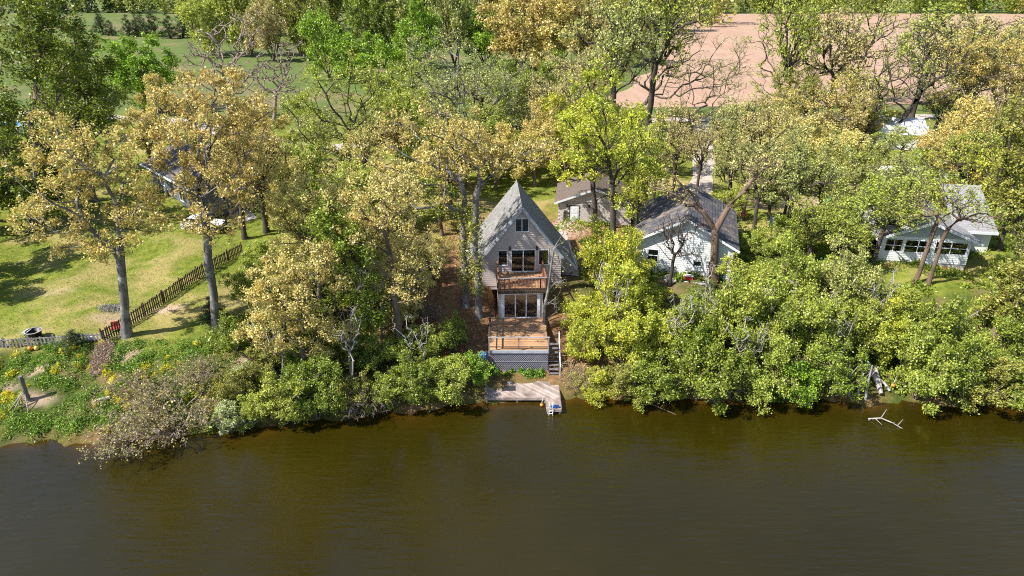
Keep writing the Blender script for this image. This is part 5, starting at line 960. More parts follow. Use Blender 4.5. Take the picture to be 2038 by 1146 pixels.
 ('wisp_c',17.85,104.11,4.76,8.01,8.9,'yellow','tree','yellow-green tree, eighteenth from left in the thicket midway to the lane','tree','thicket trees midway to the lane'),
 ('tree_c',24.32,72.66,4.4,5.13,5.67,'freshgreen','tree','light green tree, first from left in the hedge along the lane','tree','hedge trees along the lane on the right'),
 ('bush_b',35.56,103.9,4.83,7.7,9.88,'orange','tree','bronze tree, second from left in the hedge along the lane','tree','hedge trees along the lane on the right'),
 ('wisp_c',38.22,100.43,4.9,9.94,7.97,'olive','tree','olive green tree, third from left in the hedge along the lane','tree','hedge trees along the lane on the right'),
 ('wisp_a',28.54,71.94,4.69,4.69,6.21,'midgreen','tree','mid green tree, fourth from left in the hedge along the lane','tree','hedge trees along the lane on the right'),
 ('tree_a',37.69,90.7,4.59,10.1,9.81,'cream','tree','cream-gold tree, fifth from left in the hedge along the lane','tree','hedge trees along the lane on the right'),
 ('wisp_b',49.37,120.22,4.83,11.09,10.44,'olive','tree','olive green tree, sixth from left in the hedge along the lane','tree','hedge trees along the lane on the right'),
 ('tree_c',37.16,80.94,4.74,6.18,7.19,'freshgreen','tree','light green tree, seventh from left in the hedge along the lane','tree','hedge trees along the lane on the right'),
 ('bush_b',43.33,89.62,4.86,7.16,9.83,'cream','tree','cream-gold tree, eighth from left in the hedge along the lane','tree','hedge trees along the lane on the right'),
 ('wisp_c',59.05,120.22,4.87,12.52,11.83,'cream','tree','cream-gold tree, ninth from left in the hedge along the lane','tree','hedge trees along the lane on the right'),
 ('wisp_a',43.25,83.4,4.64,6.38,7.15,'freshgreen','tree','light green tree, tenth from left in the hedge along the lane','tree','hedge trees along the lane on the right'),
 ('tree_a',55.32,106.64,4.94,8.52,11.11,'olive','tree','olive green tree, eleventh from left in the hedge along the lane','tree','hedge trees along the lane on the right'),
 ('wisp_b',54.98,95.16,4.75,5.94,8.31,'freshgreen','tree','light green tree, twelfth from left in the hedge along the lane','tree','hedge trees along the lane on the right'),
 ('tree_c',49.12,79.02,4.77,7.65,7.8,'freshgreen','tree','light green tree, thirteenth from left in the hedge along the lane','tree','hedge trees along the lane on the right'),
 ('bush_b',58.78,90.52,4.61,11.42,9.26,'gold','tree','golden tree, fourteenth from left in the hedge along the lane','tree','hedge trees along the lane on the right'),
 ('wisp_c',66.97,94.97,4.8,10.7,8.98,'orange','tree','bronze tree, fifteenth from left in the hedge along the lane','tree','hedge trees along the lane on the right'),
 ('wisp_a',84.06,118.08,4.87,9.53,10.55,'gold','tree','golden tree, sixteenth from left in the hedge along the lane','tree','hedge trees along the lane on the right'),
 ('tree_a',60.02,79.02,4.72,8.59,7.89,'olive','tree','olive green tree, seventeenth from left in the hedge along the lane','tree','hedge trees along the lane on the right'),
 ('bush_b',-19.05,52.78,3.67,3.73,6.24,'freshgreen','shrub','light green shrub, first from left on the slope between the oaks and the A-frame house','shrub','thicket on the slope left of the house'),
 ('bush_d',-19.29,56.94,4.11,4.77,7.3,'cream','shrub','cream-gold shrub, second from left on the slope between the oaks and the A-frame house','shrub','thicket on the slope left of the house'),
 ('bush_a',-15.1,54.71,4.15,6.43,7.02,'cream','shrub','cream-gold shrub, third from left on the slope between the oaks and the A-frame house','shrub','thicket on the slope left of the house'),
 ('bush_c',-15.5,60.95,4.46,6.3,7.41,'midgreen','shrub','mid green shrub, fourth from left on the slope between the oaks and the A-frame house','shrub','thicket on the slope left of the house'),
 ('bush_e',-11.95,51.53,2.88,6.22,6.41,'freshgreen','shrub','light green shrub, fifth from left on the slope between the oaks and the A-frame house','shrub','thicket on the slope left of the house'),
 ('bush_b',-11.8,59.03,4.21,6.04,6.95,'cream','shrub','cream-gold shrub, sixth from left on the slope between the oaks and the A-frame house','shrub','thicket on the slope left of the house'),
 ('bush_d',-8.89,50.81,2.3,5.19,5.58,'cream','shrub','cream-gold shrub, seventh from left on the slope between the oaks and the A-frame house','shrub','thicket on the slope left of the house'),
 ('bush_a',-7.3,56.83,4.2,4.71,4.98,'cream','shrub','cream-gold shrub, eighth from left on the slope between the oaks and the A-frame house','shrub','thicket on the slope left of the house'),
 ('wisp_c',12.21,63.43,4.5,10.92,5.48,'yellow','thin_tree','yellow-green thin tree, first from left veiling the white cottage and driveway','tree','thin trees veiling the cottage and driveway'),
 ('wisp_a',17.12,79.5,4.59,6.56,6.0,'orange','thin_tree','bronze thin tree, second from left veiling the white cottage and driveway','tree','thin trees veiling the cottage and driveway'),
 ('wisp_b',20.3,82.9,4.49,9.67,6.16,'orange','thin_tree','bronze thin tree, third from left veiling the white cottage and driveway','tree','thin trees veiling the cottage and driveway'),
 ('wisp_c',25.35,76.38,4.66,10.04,8.08,'greygreen','thin_tree','grey-green thin tree, fourth from left veiling the white cottage and driveway','tree','thin trees veiling the cottage and driveway'),
 ('wisp_a',25.99,69.12,4.52,10.99,7.34,'greygreen','thin_tree','grey-green thin tree, fifth from left veiling the white cottage and driveway','tree','thin trees veiling the cottage and driveway'),
 ('wisp_b',28.86,68.02,4.36,10.01,8.62,'greygreen','thin_tree','grey-green thin tree, sixth from left veiling the white cottage and driveway','tree','thin trees veiling the cottage and driveway'),
 ('wisp_c',28.89,61.31,4.31,7.32,8.49,'freshgreen','thin_tree','light green thin tree, seventh from left veiling the white cottage and driveway','tree','thin trees veiling the cottage and driveway'),
 ('wisp_a',31.32,59.03,4.2,6.37,7.43,'freshgreen','thin_tree','light green thin tree, eighth from left veiling the white cottage and driveway','tree','thin trees veiling the cottage and driveway'),
 ('wisp_b',41.59,71.8,4.75,7.87,6.98,'greygreen','thin_tree','grey-green thin tree, ninth from left veiling the white cottage and driveway','tree','thin trees veiling the cottage and driveway'),
 ('wisp_c',49.76,68.16,4.34,10.93,8.38,'yellow','thin_tree','yellow-green thin tree, tenth from left veiling the white cottage and driveway','tree','thin trees veiling the cottage and driveway'),
 ('wisp_a',44.88,54.17,3.49,8.22,6.7,'olive','thin_tree','olive green thin tree, eleventh from left veiling the white cottage and driveway','tree','thin trees veiling the cottage and driveway'),
 ('wisp_a',34.58,60.46,4.37,10.46,8.16,'freshgreen','thin_tree','light green thin tree, first from left around the porch cottage','tree','airy trees around the porch cottage'),
 ('wisp_b',40.01,67.75,4.49,9.02,8.38,'greygreen','thin_tree','grey-green thin tree, second from left around the porch cottage','tree','airy trees around the porch cottage'),
 ('wisp_c',49.41,72.23,4.58,13.03,9.3,'freshgreen','thin_tree','light green thin tree, third from left around the porch cottage','tree','airy trees around the porch cottage'),
 ('wisp_a',48.24,63.05,4.66,9.85,6.77,'yellow','thin_tree','yellow-green thin tree, fourth from left around the porch cottage','tree','airy trees around the porch cottage'),
 ('wisp_b',52.71,67.48,4.58,8.87,8.43,'olive','thin_tree','olive green thin tree, fifth from left around the porch cottage','tree','airy trees around the porch cottage'),
 ('wisp_a',13.29,72.52,4.46,12.23,7.88,'yellow','thin_tree','yellow-green thin tree, first from left between the shed and the driveway','tree','airy trees between the shed and the driveway'),
 ('wisp_b',16.17,79.34,4.64,9.59,9.09,'greygreen','thin_tree','grey-green thin tree, second from left between the shed and the driveway','tree','airy trees between the shed and the driveway'),
 ('wisp_c',22.53,80.46,4.6,11.21,6.25,'orange','thin_tree','bronze thin tree, third from left between the shed and the driveway','tree','airy trees between the shed and the driveway'),
 ('wisp_a',28.87,91.07,4.81,11.3,9.75,'greygreen','thin_tree','grey-green thin tree, fourth from left between the shed and the driveway','tree','airy trees between the shed and the driveway'),
 ('tree_a',-6.89,78.86,4.77,9.84,7.69,'gold','tree','golden tree, first from left just behind the peak of the A-frame roof','tree','golden trees right behind the A-frame roof'),
 ('tree_d',-2.19,84.58,4.66,9.98,8.21,'gold','tree','golden tree, second from left just behind the peak of the A-frame roof','tree','golden trees right behind the A-frame roof'),
 ('tree_c',2.96,84.75,4.78,9.6,9.19,'gold','tree','golden tree, third from left just behind the peak of the A-frame roof','tree','golden trees right behind the A-frame roof'),
 ('tree_b',6.84,89.8,4.79,8.55,9.75,'cream','tree','cream-gold tree, fourth from left just behind the peak of the A-frame roof','tree','golden trees right behind the A-frame roof'),
 ('wisp_b',-28.77,68.85,3.77,13.68,9.47,'gold','thin_tree','golden thin tree, first from left beyond the far end of the brown fence','tree','golden trees beyond the fence end'),
 ('wisp_c',-26.97,70.52,3.92,14.95,10.96,'gold','thin_tree','golden thin tree, second from left beyond the far end of the brown fence','tree','golden trees beyond the fence end'),
 ('snag',8.14,48.92,1.41,8.35,4.86,None,'bare_sapling','leafless bare sapling, first from left amid the bank shrubs right of the deck','sapling','bare stems amid the bank shrubs'),
 ('snag',12.49,46.54,0.7,7.57,5.1,None,'bare_sapling','leafless bare sapling, second from left amid the bank shrubs right of the deck','sapling','bare stems amid the bank shrubs'),
 ('snag',15.96,48.63,1.31,8.01,4.43,None,'bare_sapling','leafless bare sapling, third from left amid the bank shrubs right of the deck','sapling','bare stems amid the bank shrubs'),
 ('snag',17.52,44.45,0.4,7.22,4.22,None,'bare_sapling','leafless bare sapling, fourth from left amid the bank shrubs right of the deck','sapling','bare stems amid the bank shrubs'),
 ('snag',21.18,48.82,1.44,6.61,5.24,None,'bare_sapling','leafless bare sapling, fifth from left amid the bank shrubs right of the deck','sapling','bare stems amid the bank shrubs'),
 ('snag',25.64,46.82,0.78,7.04,4.9,None,'bare_sapling','leafless bare sapling, sixth from left amid the bank shrubs right of the deck','sapling','bare stems amid the bank shrubs'),
 ('snag',29.11,48.92,1.47,7.99,4.1,None,'bare_sapling','leafless bare sapling, seventh from left amid the bank shrubs right of the deck','sapling','bare stems amid the bank shrubs'),
 ('snag',35.31,48.05,1.21,5.56,3.89,None,'bare_sapling','leafless bare sapling, eighth from left amid the bank shrubs right of the deck','sapling','bare stems amid the bank shrubs'),
 ('snag',-17.84,44.8,1.13,6.65,4.89,None,'bare_sapling','leafless bare sapling, first from left amid the left bank shrubs','sapling','bare stems amid the left bank shrubs'),
 ('snag',-12.24,43.92,0.76,7.7,4.43,None,'bare_sapling','leafless bare sapling, second from left amid the left bank shrubs','sapling','bare stems amid the left bank shrubs'),
 ('snag',-10.61,48.24,1.79,9.35,5.39,None,'bare_sapling','leafless bare sapling, third from left amid the left bank shrubs','sapling','bare stems amid the left bank shrubs'),
 ('snag',-7.42,45.25,0.84,6.49,3.8,None,'bare_sapling','leafless bare sapling, fourth from left amid the left bank shrubs','sapling','bare stems amid the left bank shrubs'),
 ('wisp_a',16.02,110.76,4.79,24.55,18.19,'greygreen','thin_tree','grey-green thin tree, first from left in the row of tall trees along the lane','tree','tall thin trees along the lane'),
 ('wisp_b',24.24,122.4,4.85,27.33,19.11,'freshgreen','thin_tree','light green thin tree, second from left in the row of tall trees along the lane','tree','tall thin trees along the lane'),
 ('wisp_c',49.2,124.62,4.83,26.06,14.4,'freshgreen','thin_tree','light green thin tree, third from left in the row of tall trees along the lane','tree','tall thin trees along the lane'),
 ('wisp_a',57.39,124.62,4.82,22.1,16.89,'orange','thin_tree','bronze thin tree, fourth from left in the row of tall trees along the lane','tree','tall thin trees along the lane'),
 ('wisp_b',73.28,127.14,4.78,21.96,21.91,'freshgreen','thin_tree','light green thin tree, fifth from left in the row of tall trees along the lane','tree','tall thin trees along the lane'),
 ('wisp_c',69.82,111.21,4.69,20.99,17.92,'orange','thin_tree','bronze thin tree, sixth from left in the row of tall trees along the lane','tree','tall thin trees along the lane'),
 ('wisp_a',82.85,124.62,4.84,21.28,19.2,'orange','thin_tree','bronze thin tree, seventh from left in the row of tall trees along the lane','tree','tall thin trees along the lane'),
 ('wisp_b',80.5,112.55,4.81,20.95,15.36,'greygreen','thin_tree','grey-green thin tree, eighth from left in the row of tall trees along the lane','tree','tall thin trees along the lane'),
 ('wisp_c',91.09,120.7,4.75,23.66,22.36,'gold','thin_tree','golden thin tree, ninth from left in the row of tall trees along the lane','tree','tall thin trees along the lane'),
 ('tree_a',-52.32,59.74,3.67,11,10,'darkgreen','tree','dark tree nearest the bottom of three just past the left edge of the lawn','tree','trees past the left edge of the lawn'),
 ('tree_c',-57.29,68.98,3.98,12,11,'darkgreen','tree','dark tree behind the others of three just past the left edge of the lawn','tree','trees past the left edge of the lawn'),
 ('tree_d',-50.56,54.17,3.42,10,9,'darkgreen','tree','dark tree farthest out of three just past the left edge of the lawn','tree','trees past the left edge of the lawn'),
 ('wisp_a',14.31,56.38,3.93,8.5,6,None,'bare_sapling','leafless sapling before the left half of the white cottage','sapling',None),
 ('tree_a',8.07,54.39,3.34,8.55,7.25,'yellow','tree','yellow-green tree, first from left screening the cottage fronts','tree','taller green saplings before the cottages'),
 ('tree_d',9.96,57.06,4.07,6.39,5.79,'yellow','tree','yellow-green tree, second from left screening the cottage fronts','tree','taller green saplings before the cottages'),
 ('tree_c',9.38,50.51,1.92,8.67,6.97,'yellow','tree','yellow-green tree, third from left screening the cottage fronts','tree','taller green saplings before the cottages'),
 ('tree_b',17.21,49.51,1.6,7.41,6.01,'midgreen','tree','mid green tree, fourth from left screening the cottage fronts','tree','taller green saplings before the cottages'),
 ('tree_a',20.24,53.2,2.95,5.46,6.69,'freshgreen','tree','light green tree, fifth from left screening the cottage fronts','tree','taller green saplings before the cottages'),
 ('tree_d',23.68,52.67,2.22,9.89,6.2,'freshgreen','tree','light green tree, sixth from left screening the cottage fronts','tree','taller green saplings before the cottages'),
 ('tree_c',27.06,51.43,2.4,9.21,6.43,'greygreen','tree','grey-green tree, seventh from left screening the cottage fronts','tree','taller green saplings before the cottages'),
 ('tree_b',29.51,52.15,2.49,6.23,7.22,'freshgreen','tree','light green tree, eighth from left screening the cottage fronts','tree','taller green saplings before the cottages'),
 ('tree_a',32.24,48.63,1.61,4.31,5.68,'freshgreen','tree','light green tree, ninth from left screening the cottage fronts','tree','taller green saplings before the cottages'),
]
def rel(ells, b): return [(x-b[0], y-b[1], z-b[2], a_, c_, d_) for x, y, z, a_, c_, d_ in ells]
for k, (nm, lab, b_, ells, na, nl, ls, sp_, lm, bm, tr_, paths, ivy) in enumerate(HEROES):
    rg = np.random.default_rng(100+k); root = thing(nm, lab, 'tree', b_)
    pths = [[(x-b_[0], y-b_[1], z-b_[2]) for x, y, z in p] for p in paths]
    P, par, rad, tan, main, cnt = grow((0,0,-.15), pths, rel(ells, b_), int(na*(1.3 if lm in ('gold', 'cream', 'darkgreen', 'brightgreen') else 1.1)), rg, tr_, gap={'brightgreen': .0, 'darkgreen': .06, 'gold': .12, 'cream': .12}.get(lm, .2), tip=.013*max(1, b_[1]/62)*(1 if lm else 1.9))
    link('trunk', branches(P, par, rad, tan, main, bm), root)
    if nl:
        C = leaf_points(P, par, cnt, int(nl*1.35), sp_*.85, rg)
        link('crown', leaf_mesh(C, ls*.8, rg, .5 if lm in ('gold','cream','orange') else .1, mat=lm), root)
    if ivy:
        x, y, z, a_, c_, d_ = ivy; n_ = 2600; C = np.stack([rg.normal(0, .28, n_), rg.normal(0, .28, n_), rg.uniform(-d_, d_, n_)], -1)
        zc_ = z-b_[2]+C[:, 2]; trunk_x = np.interp(zc_, [p[2] for p in pths[0]], [p[0] for p in pths[0]])
        C = np.stack([C[:, 0]+trunk_x, C[:, 1], zc_], -1); C = C[rg.random(n_) < .35+.65*(np.sin(zc_*2.1+k) > -.2)]
        link('ivy', leaf_mesh(C, .2, rg, mat='olive'), root)
# prototypes shared by the smaller and the farther trees and shrubs
PROTO = {}
def proto(name, h, wd, ells, na, nl, ls, sp_, bm, tr_, seed, up=.1, aspect=.62, multi=0, tip=.012):
    rg = np.random.default_rng(seed); st_ = []
    if multi:
        for i in range(multi):
            a_ = 2*math.pi*i/multi+rg.uniform(0, .8); st_.append([(0,0,0), (math.cos(a_)*wd*.10, math.sin(a_)*wd*.10, h*.18), (math.cos(a_)*wd*.2, math.sin(a_)*wd*.2, h*.42)])
    P, par, rad, tan, main, cnt = grow((0,0,-.2), st_, ells, na, rg, tr_, tip)
    tm = branches(P, par, rad, tan, main, bm); lm = leaf_mesh(leaf_points(P, par, cnt, nl, sp_, rg), ls, rg, up, aspect=aspect) if nl else None
    PROTO[name] = (tm, lm, h, wd)
for i, nmb in enumerate(['bush_a','bush_b','bush_c','bush_d','bush_e','bush_f']):
    r_ = random.Random(50+i); E_ = [(0,0,2.0,1.6,1.6,1.6)]
    for q in range(13):
        a_ = r_.uniform(0, 6.28); d_ = r_.uniform(.6, 2.4); E_.append((d_*math.cos(a_), d_*math.sin(a_), r_.uniform(.9, 5.2-d_*.9), r_.uniform(.55,1.15), r_.uniform(.55,1.15), r_.uniform(.5,1.0)))
    proto(nmb, 5, 6, E_, 1500, 18, .155, .22, 'bark', .10, 200+i, multi=6)
for i, nmb in enumerate(['tree_a','tree_b','tree_c','tree_d']):
    r_ = random.Random(80+i); E_ = [(0,0,4.6,1.8,1.8,2.0)]
    for q in range(14):
        a_ = r_.uniform(0, 6.28); d_ = r_.uniform(.8, 3.4); E_.append((d_*math.cos(a_), d_*math.sin(a_), r_.uniform(2.4, 8.2-d_*.9), r_.uniform(.8,1.5), r_.uniform(.8,1.5), r_.uniform(.6,1.2)))
    proto(nmb, 8.6, 8, E_, 1500, 15, .20, .27, 'bark', .2, 230+i)
E_ = [(0,0,.6+i*.62, 1.75*(1-i/8.5), 1.75*(1-i/8.5), .5) for i in range(8)]
proto('cedar', 5.6, 3.8, E_, 620, 12, .2, .22, 'bark_dark', .14, 260, up=.1, aspect=.35)
E_ = [(0,0,3.6,1.2,1.2,1.4),(.9,.4,4.8,.8,.8,.9),(-.8,-.5,4.4,.9,.9,1.0),(.2,-.9,5.2,.7,.7,.8)]
proto('snag', 6, 4, E_, 170, 0, .2, .2, 'bark_pale', .09, 320, multi=3, tip=.013)
E_ = [(0,0,1.3,2.4,2.2,1.1),(1.2,-.8,1.0,1.4,1.3,.8),(-1.3,.2,1.4,1.3,1.3,.9)]
for i, nmb in enumerate(['wisp_a','wisp_b','wisp_c']):
    r_ = random.Random(110+i); E_ = [(0,0,8.5,3.4,3.4,3.0)]
    for q in range(13):
        a_ = r_.uniform(0, 6.28); d_ = r_.uniform(1.0, 5.0); E_.append((d_*math.cos(a_), d_*math.sin(a_), r_.uniform(4.2+d_*.4, 13.4-d_*.5), r_.uniform(1.0,2.1), r_.uniform(1.0,2.1), r_.uniform(.9,1.6)))
    proto(nmb, 14, 12, E_, 1500, 8, .24, .32, 'bark_dark', .32, 300+i, tip=.024)
E_ = [(0,0,3.6,1.2,1.2,1.4),(.9,.4,4.8,.8,.8,.9),(-.8,-.5,4.4,.9,.9,1.0),(.2,-.9,5.2,.7,.7,.8)]
proto('snag', 6, 4, E_, 170, 0, .2, .2, 'bark_pale', .09, 320, multi=3, tip=.013)
E_ = [(0,0,1.3,2.4,2.2,1.1),(1.2,-.8,1.0,1.4,1.3,.8),(-1.3,.2,1.4,1.3,1.3,.9)]
proto('brush', 2.9, 5, E_, 2000, 3, .11, .15, 'bark_twig', .05, 270, multi=9, tip=.0065)
def place(pn, x, y, z, h, wd, mat, nm, lab, cat, grp, k):
    tm, lm, h0, w0 = PROTO[pn]; root = thing(nm, lab, cat, (x, y, z-.05), (k*2.399) % 6.283, grp); root.scale = (wd/w0, wd/w0, h/h0)
    link('trunk' if nm in ('tree', 'thin_tree', 'cedar_tree', 'spruce_tree') else 'stems', tm, root)
    if lm is not None and mat:
        o = link('crown' if nm in ('tree', 'thin_tree', 'cedar_tree', 'spruce_tree') else 'foliage', lm, root); o.material_slots[0].link = 'OBJECT'; o.material_slots[0].material = MATS[mat]
for k, c in enumerate(COPIES): place(*c, k)

# far woods: seas of crowns, one mass each
def far_wood(name, boxes, seed, kinds):
    rg = np.random.default_rng(seed)
    for kx, (mat, share) in enumerate(kinds):
        C = []
        for (x0, x1, y0, y1, hmin, hmax, n) in boxes:
            for _ in range(int(n*share)):
                cx, cy, r_ = rg.uniform(x0, x1), rg.uniform(y0, y1), rg.uniform(3.5, 7); hh = rg.uniform(hmin, hmax)
                u = rg.normal(0, 1, (330, 3)); u /= np.linalg.norm(u, axis=1)[:, None]; u *= rg.uniform(.75, 1.05, (330, 1))
                if mat == 'evergreen': q = np.stack([u[:, 0]*r_*.6, u[:, 1]*r_*.6, u[:, 2]], -1); tz = rg.random(330); C.append(np.stack([cx+q[:, 0]*(1-tz), cy+q[:, 1]*(1-tz), 4.8+tz*hh], -1))
                else: C.append(np.stack([cx+u[:, 0]*r_, cy+u[:, 1]*r_, 4.8+hh*.5+u[:, 2]*hh*.5], -1))
        if C:
            o = link(name, leaf_mesh(np.concatenate(C), 1.5, rg, mat=mat, aspect=.8)); props(o, f'far-off {dict(evergreen="dark evergreens", darkgreen="dark green trees", greygreen="grey-green trees", orange="bronze budding trees", olive="olive trees", midgreen="green trees").get(mat, "trees")} of the {"wood beyond the pink field" if x0 > 60 else "wood beyond the meadow"}', 'wood', None, 'stuff')
far_wood('far_wood', [(-320,-60,462,505,12,20,80)], 5, [('evergreen', .5), ('greygreen', .3), ('darkgreen', .2)])
far_wood('far_wood', [(95,470,458,500,15,26,130)], 6, [('darkgreen', .4), ('olive', .35), ('midgreen', .25)])
far_wood('far_wood', [(-100,110,320,470,16,26,70)], 7, [('orange', .35), ('olive', .35), ('midgreen', .3)])

# ---------------------------------------------------------------- ground cover (nobody could count it)
def scatter(name, label, cat, n, area, keep, size, mat, up, hgt, clumps=None, spread=.3, seed=1, aspect=.5):
    rg = np.random.default_rng(seed); x0, x1, y0, y1 = area
    if clumps:
        m_ = clumps; cx = rg.uniform(x0, x1, m_); cy = rg.uniform(y0, y1, m_); _, s_ = ground_np(cx, cy); ok = keep(cx, cy, s_); cx, cy = cx[ok], cy[ok]
        j = rg.integers(0, len(cx), n); rad_ = rg.uniform(.5, 1.5, len(cx))[j]; x = cx[j]+rg.normal(0, spread, n)*rad_; y = cy[j]+rg.normal(0, spread, n)*rad_
        hh = hgt*rad_*np.exp(-(((x-cx[j])**2+(y-cy[j])**2)/(2*spread**2*rad_**2)))
    else:
        x = rg.uniform(x0, x1, n); y = rg.uniform(y0, y1, n); _, s_ = ground_np(x, y); ok = keep(x, y, s_); x, y = x[ok], y[ok]; hh = np.full(len(x), hgt)
    z, _ = ground_np(x, y); C = np.stack([x, y, z+hh*rg.uniform(0, 1, len(x))+.02], -1)
    return props(link(name, leaf_mesh(C, size, rg, up, mat, aspect)), label, cat, None, 'stuff')
inr = lambda x, y, s: (s > .3)
scatter('bank_weeds', 'knee-high green weeds covering the left bank below the picket fence', 'weeds', 90000, (-48,-17,38,50), lambda x, y, s: (s > .25) & (s < 9.2-np.clip((x+30)*.1, 0, 2)) & (vnoise(x, y, 1.3, 8) > -.22), .13, 'weeds', .3, .26, 1100, .25, 11)
scatter('yellow_weeds', 'yellow flowering weeds dotted over the left bank', 'weeds', 16000, (-44,-21,39,50), lambda x, y, s: (s > .5) & (s < 8.5) & (vnoise(x, y, 2.5, 9) > -.1), .13, 'yellow_weeds', .4, .42, 330, .14, 12)
scatter('lawn_grass', 'short grass blades of the lawns', 'grass', 70000, (-60,-18,47,80), lambda x, y, s: (s > 7.5) & ((x < -24) | (s > 14)), .11, 'grass', 1.6, .03, None, .3, 13, .3)
scatter('undergrowth', 'low green undergrowth on the wooded bank', 'undergrowth', 60000, (-24,56,43,72), lambda x, y, s: (s > .4) & ~((x > -3.5) & (x < 7.5) & (y < 66)) & ~((x > -11) & (x < 0) & (y > 50)) & (vnoise(x, y, 2, 10) > -.3), .24, 'midgreen', .5, .55, 900, .4, 14)
scatter('fallen_leaves', 'brown fallen leaves on the slope around the A-frame house', 'leaf litter', 16000, (-14,9,45,72), lambda x, y, s: (s > 1.2) & ~((x > -2.7) & (x < 6.6) & (y > 56) & (y < 65)) & ~((x > -2) & (x < 4) & (y < 57)), .16, 'litter', .1, .03, None, .3, 15, .7)
scatter('pool_side_plants', 'small green plants between the lattice skirt and the dock', 'plants', 2600, (-2.2,3.0,46.25,46.9), lambda x, y, s: x > -9, .16, 'weeds', .6, .45, 14, .16, 16)
rg = np.random.default_rng(3); n_ = 700
C = np.stack([rg.uniform(-1.6,2.8,n_), 47+rg.uniform(0,1,n_)**.7*5.6, np.full(n_, 2.628)], -1)
props(link('deck_leaves', leaf_mesh(C, .09, rg, .0, 'litter', .7)), 'dry brown leaves scattered on the lower deck boards', 'leaf litter', None, 'stuff')
# ---------------------------------------------------------------- small things
AT = {'firepit': (-38.3, 48.05, 3.04), 'jug': (-33.62, 47.86, 3.03), 'red': (-32.65, 49.51, 2.97), 'ob': (-37.94, 46.72, 2.8), 'yb': (-37.52, 46.82, 2.76), 'post': (-35.49, 41.94, 1.41), 'block': (-30.08, 41.86, 1.31), 'bball': (-42.83, 64.71, 3.66), 'ash': (-34.6, 52.99, 3.32), 'kayak': (31.35, 61.07, 4.19), 'tarp': (23.11, 58.32, 4.1), 'junk': (29.58, 57.17, 4.22), 'chair': (16.16, 57.86, 4.31), 'red2': (16.17, 57.06, 4.3), 'bin': (19.31, 57.63, 4.05), 'branch': (27.09, 41.03, 0), 'stem1': (26.01, 44.27, 0.33), 'stem2': (26.41, 43.92, 0.23), 'stem3': (26.94, 43.66, 0.39), 'log': (28.2, 44.71, 0.49), 'float2': (29.49, 44.71, 0.49), 'pinkf': (25.89, 72.81, 4.39), 'tank': (28.31, 70.38, 4.56), 'gtoy': (38.41, 79.18, 4.68), 'rtoy': (38.42, 80.94, 4.65), 'lbr1': (8.75, 44.09, 0.09), 'lbr2': (12.18, 42.03, 0), 'stick1': (27.92, 49.02, 1.39)}
def sthing(key, name, label, cat, rot=0, group=None): return thing(name, label, cat, AT[key], R(rot), group)
t = sthing('firepit', 'fire_pit', 'round dark fire pit with a pale rim standing behind the front picket fence', 'fire pit')
MB().lathe([(0,.35),(.45,.40),(.55,.75),(.62,.76),(.62,.70),(.56,.68),(.48,.3),(0,.25)],22).build('bowl', 'black_metal', t, True)
MB().lathe([(.55,.755),(.64,.76),(.65,.80),(.55,.80)],22).build('rim', 'grey_wood', t)
for a_ in (40,130,220,310): MB().tube((.5*math.cos(R(a_)),.5*math.sin(R(a_)),0),(.42*math.cos(R(a_)),.42*math.sin(R(a_)),.42),.03).build('leg', 'black_metal', t)
MB().box(-.75,-.2,-.2,.55,.78,.82).build('lid', 'trim_grey', t).rotation_euler = (0, R(-12), 0)
t = sthing('jug', 'watering_can', 'white and blue watering can at the corner of the picket fence', 'watering can')
MB().lathe([(0,0),(.18,0),(.20,.3),(.15,.42),(.08,.46)],14).build('body', 'white_plastic', t, True); MB().path([(.15,0,.15),(.38,0,.38),(.42,0,.42)],[.04,.03,.05]).build('spout', 'light_blue', t); MB().path([(-.18,0,.12),(-.34,0,.3),(-.1,0,.5)],[.025]*3).build('handle', 'light_blue', t)
t = sthing('red', 'garden_chair', 'small red garden chair behind the brown fence beside the first oak trunk', 'chair', 20)
MB().box(-.28,.28,-.25,.25,.3,.36).build('seat', 'red_plastic', t); MB().box(-.28,.28,.22,.28,.36,.8).build('backrest', 'red_plastic', t)
for x in (-.24,.24):
    for y in (-.2,.22): MB().tube((x,y,0),(x,y,.3),.025).build('leg', 'black_metal', t)
for k_, nm_, mt_, lb_ in (('ob','ball','orange_plastic','orange ball lying against the front picket fence'),('yb','ball','yellow_plastic','pale yellow ball beside the orange one at the front picket fence')):
    t = sthing(k_, nm_, lb_, 'ball'); MB().lathe([(.01,0),(.12,.04),(.17,.12),(.18,.18),(.17,.24),(.12,.32),(.01,.36)],14).build('shell', mt_, t, True); MB().lathe([(.04,.355),(.04,.38),(0,.39)],8).build('valve_cap', mt_, t)
t = sthing('post', 'old_post', 'old grey wooden post with sticks leaning on it, low on the left bank', 'post')
MB().path([(0,0,-.3),(.03,0,1.0),(.0,.02,2.0)],[.16,.14,.15],9).build('shaft', 'bark_grey', t)
for x, y, c in ((-.9,-.9,.9),(-.45,-1.2,.8),(.45,-.9,.7),(-.75,-.3,.8)): MB().tube((x,y,gz(t.location.x+x,t.location.y+y)-t.location.z+.05),(0,-.08,c),.035).build('stick', 'bark_pale', t)
o = MB().add([(-.62,-.14,.05),(.62,-.1,.05),(.62,.16,.05),(-.62,.12,.05),(-.6,-.12,.24),(.6,-.09,.22),(.6,.14,.22),(-.6,.1,.24)], [(0,3,2,1),(4,5,6,7),(0,1,5,4),(1,2,6,5),(2,3,7,6),(3,0,4,7)]).build('concrete_slab', 'concrete'); o.location = AT['block']; o.rotation_euler = (0,R(-8),R(22)); props(o, 'pale broken concrete slab lying on the left bank above the bare brush', 'slab')
t = sthing('bball', 'garden_globe', 'light blue ball on the lawn under the left oak crown', 'ball')
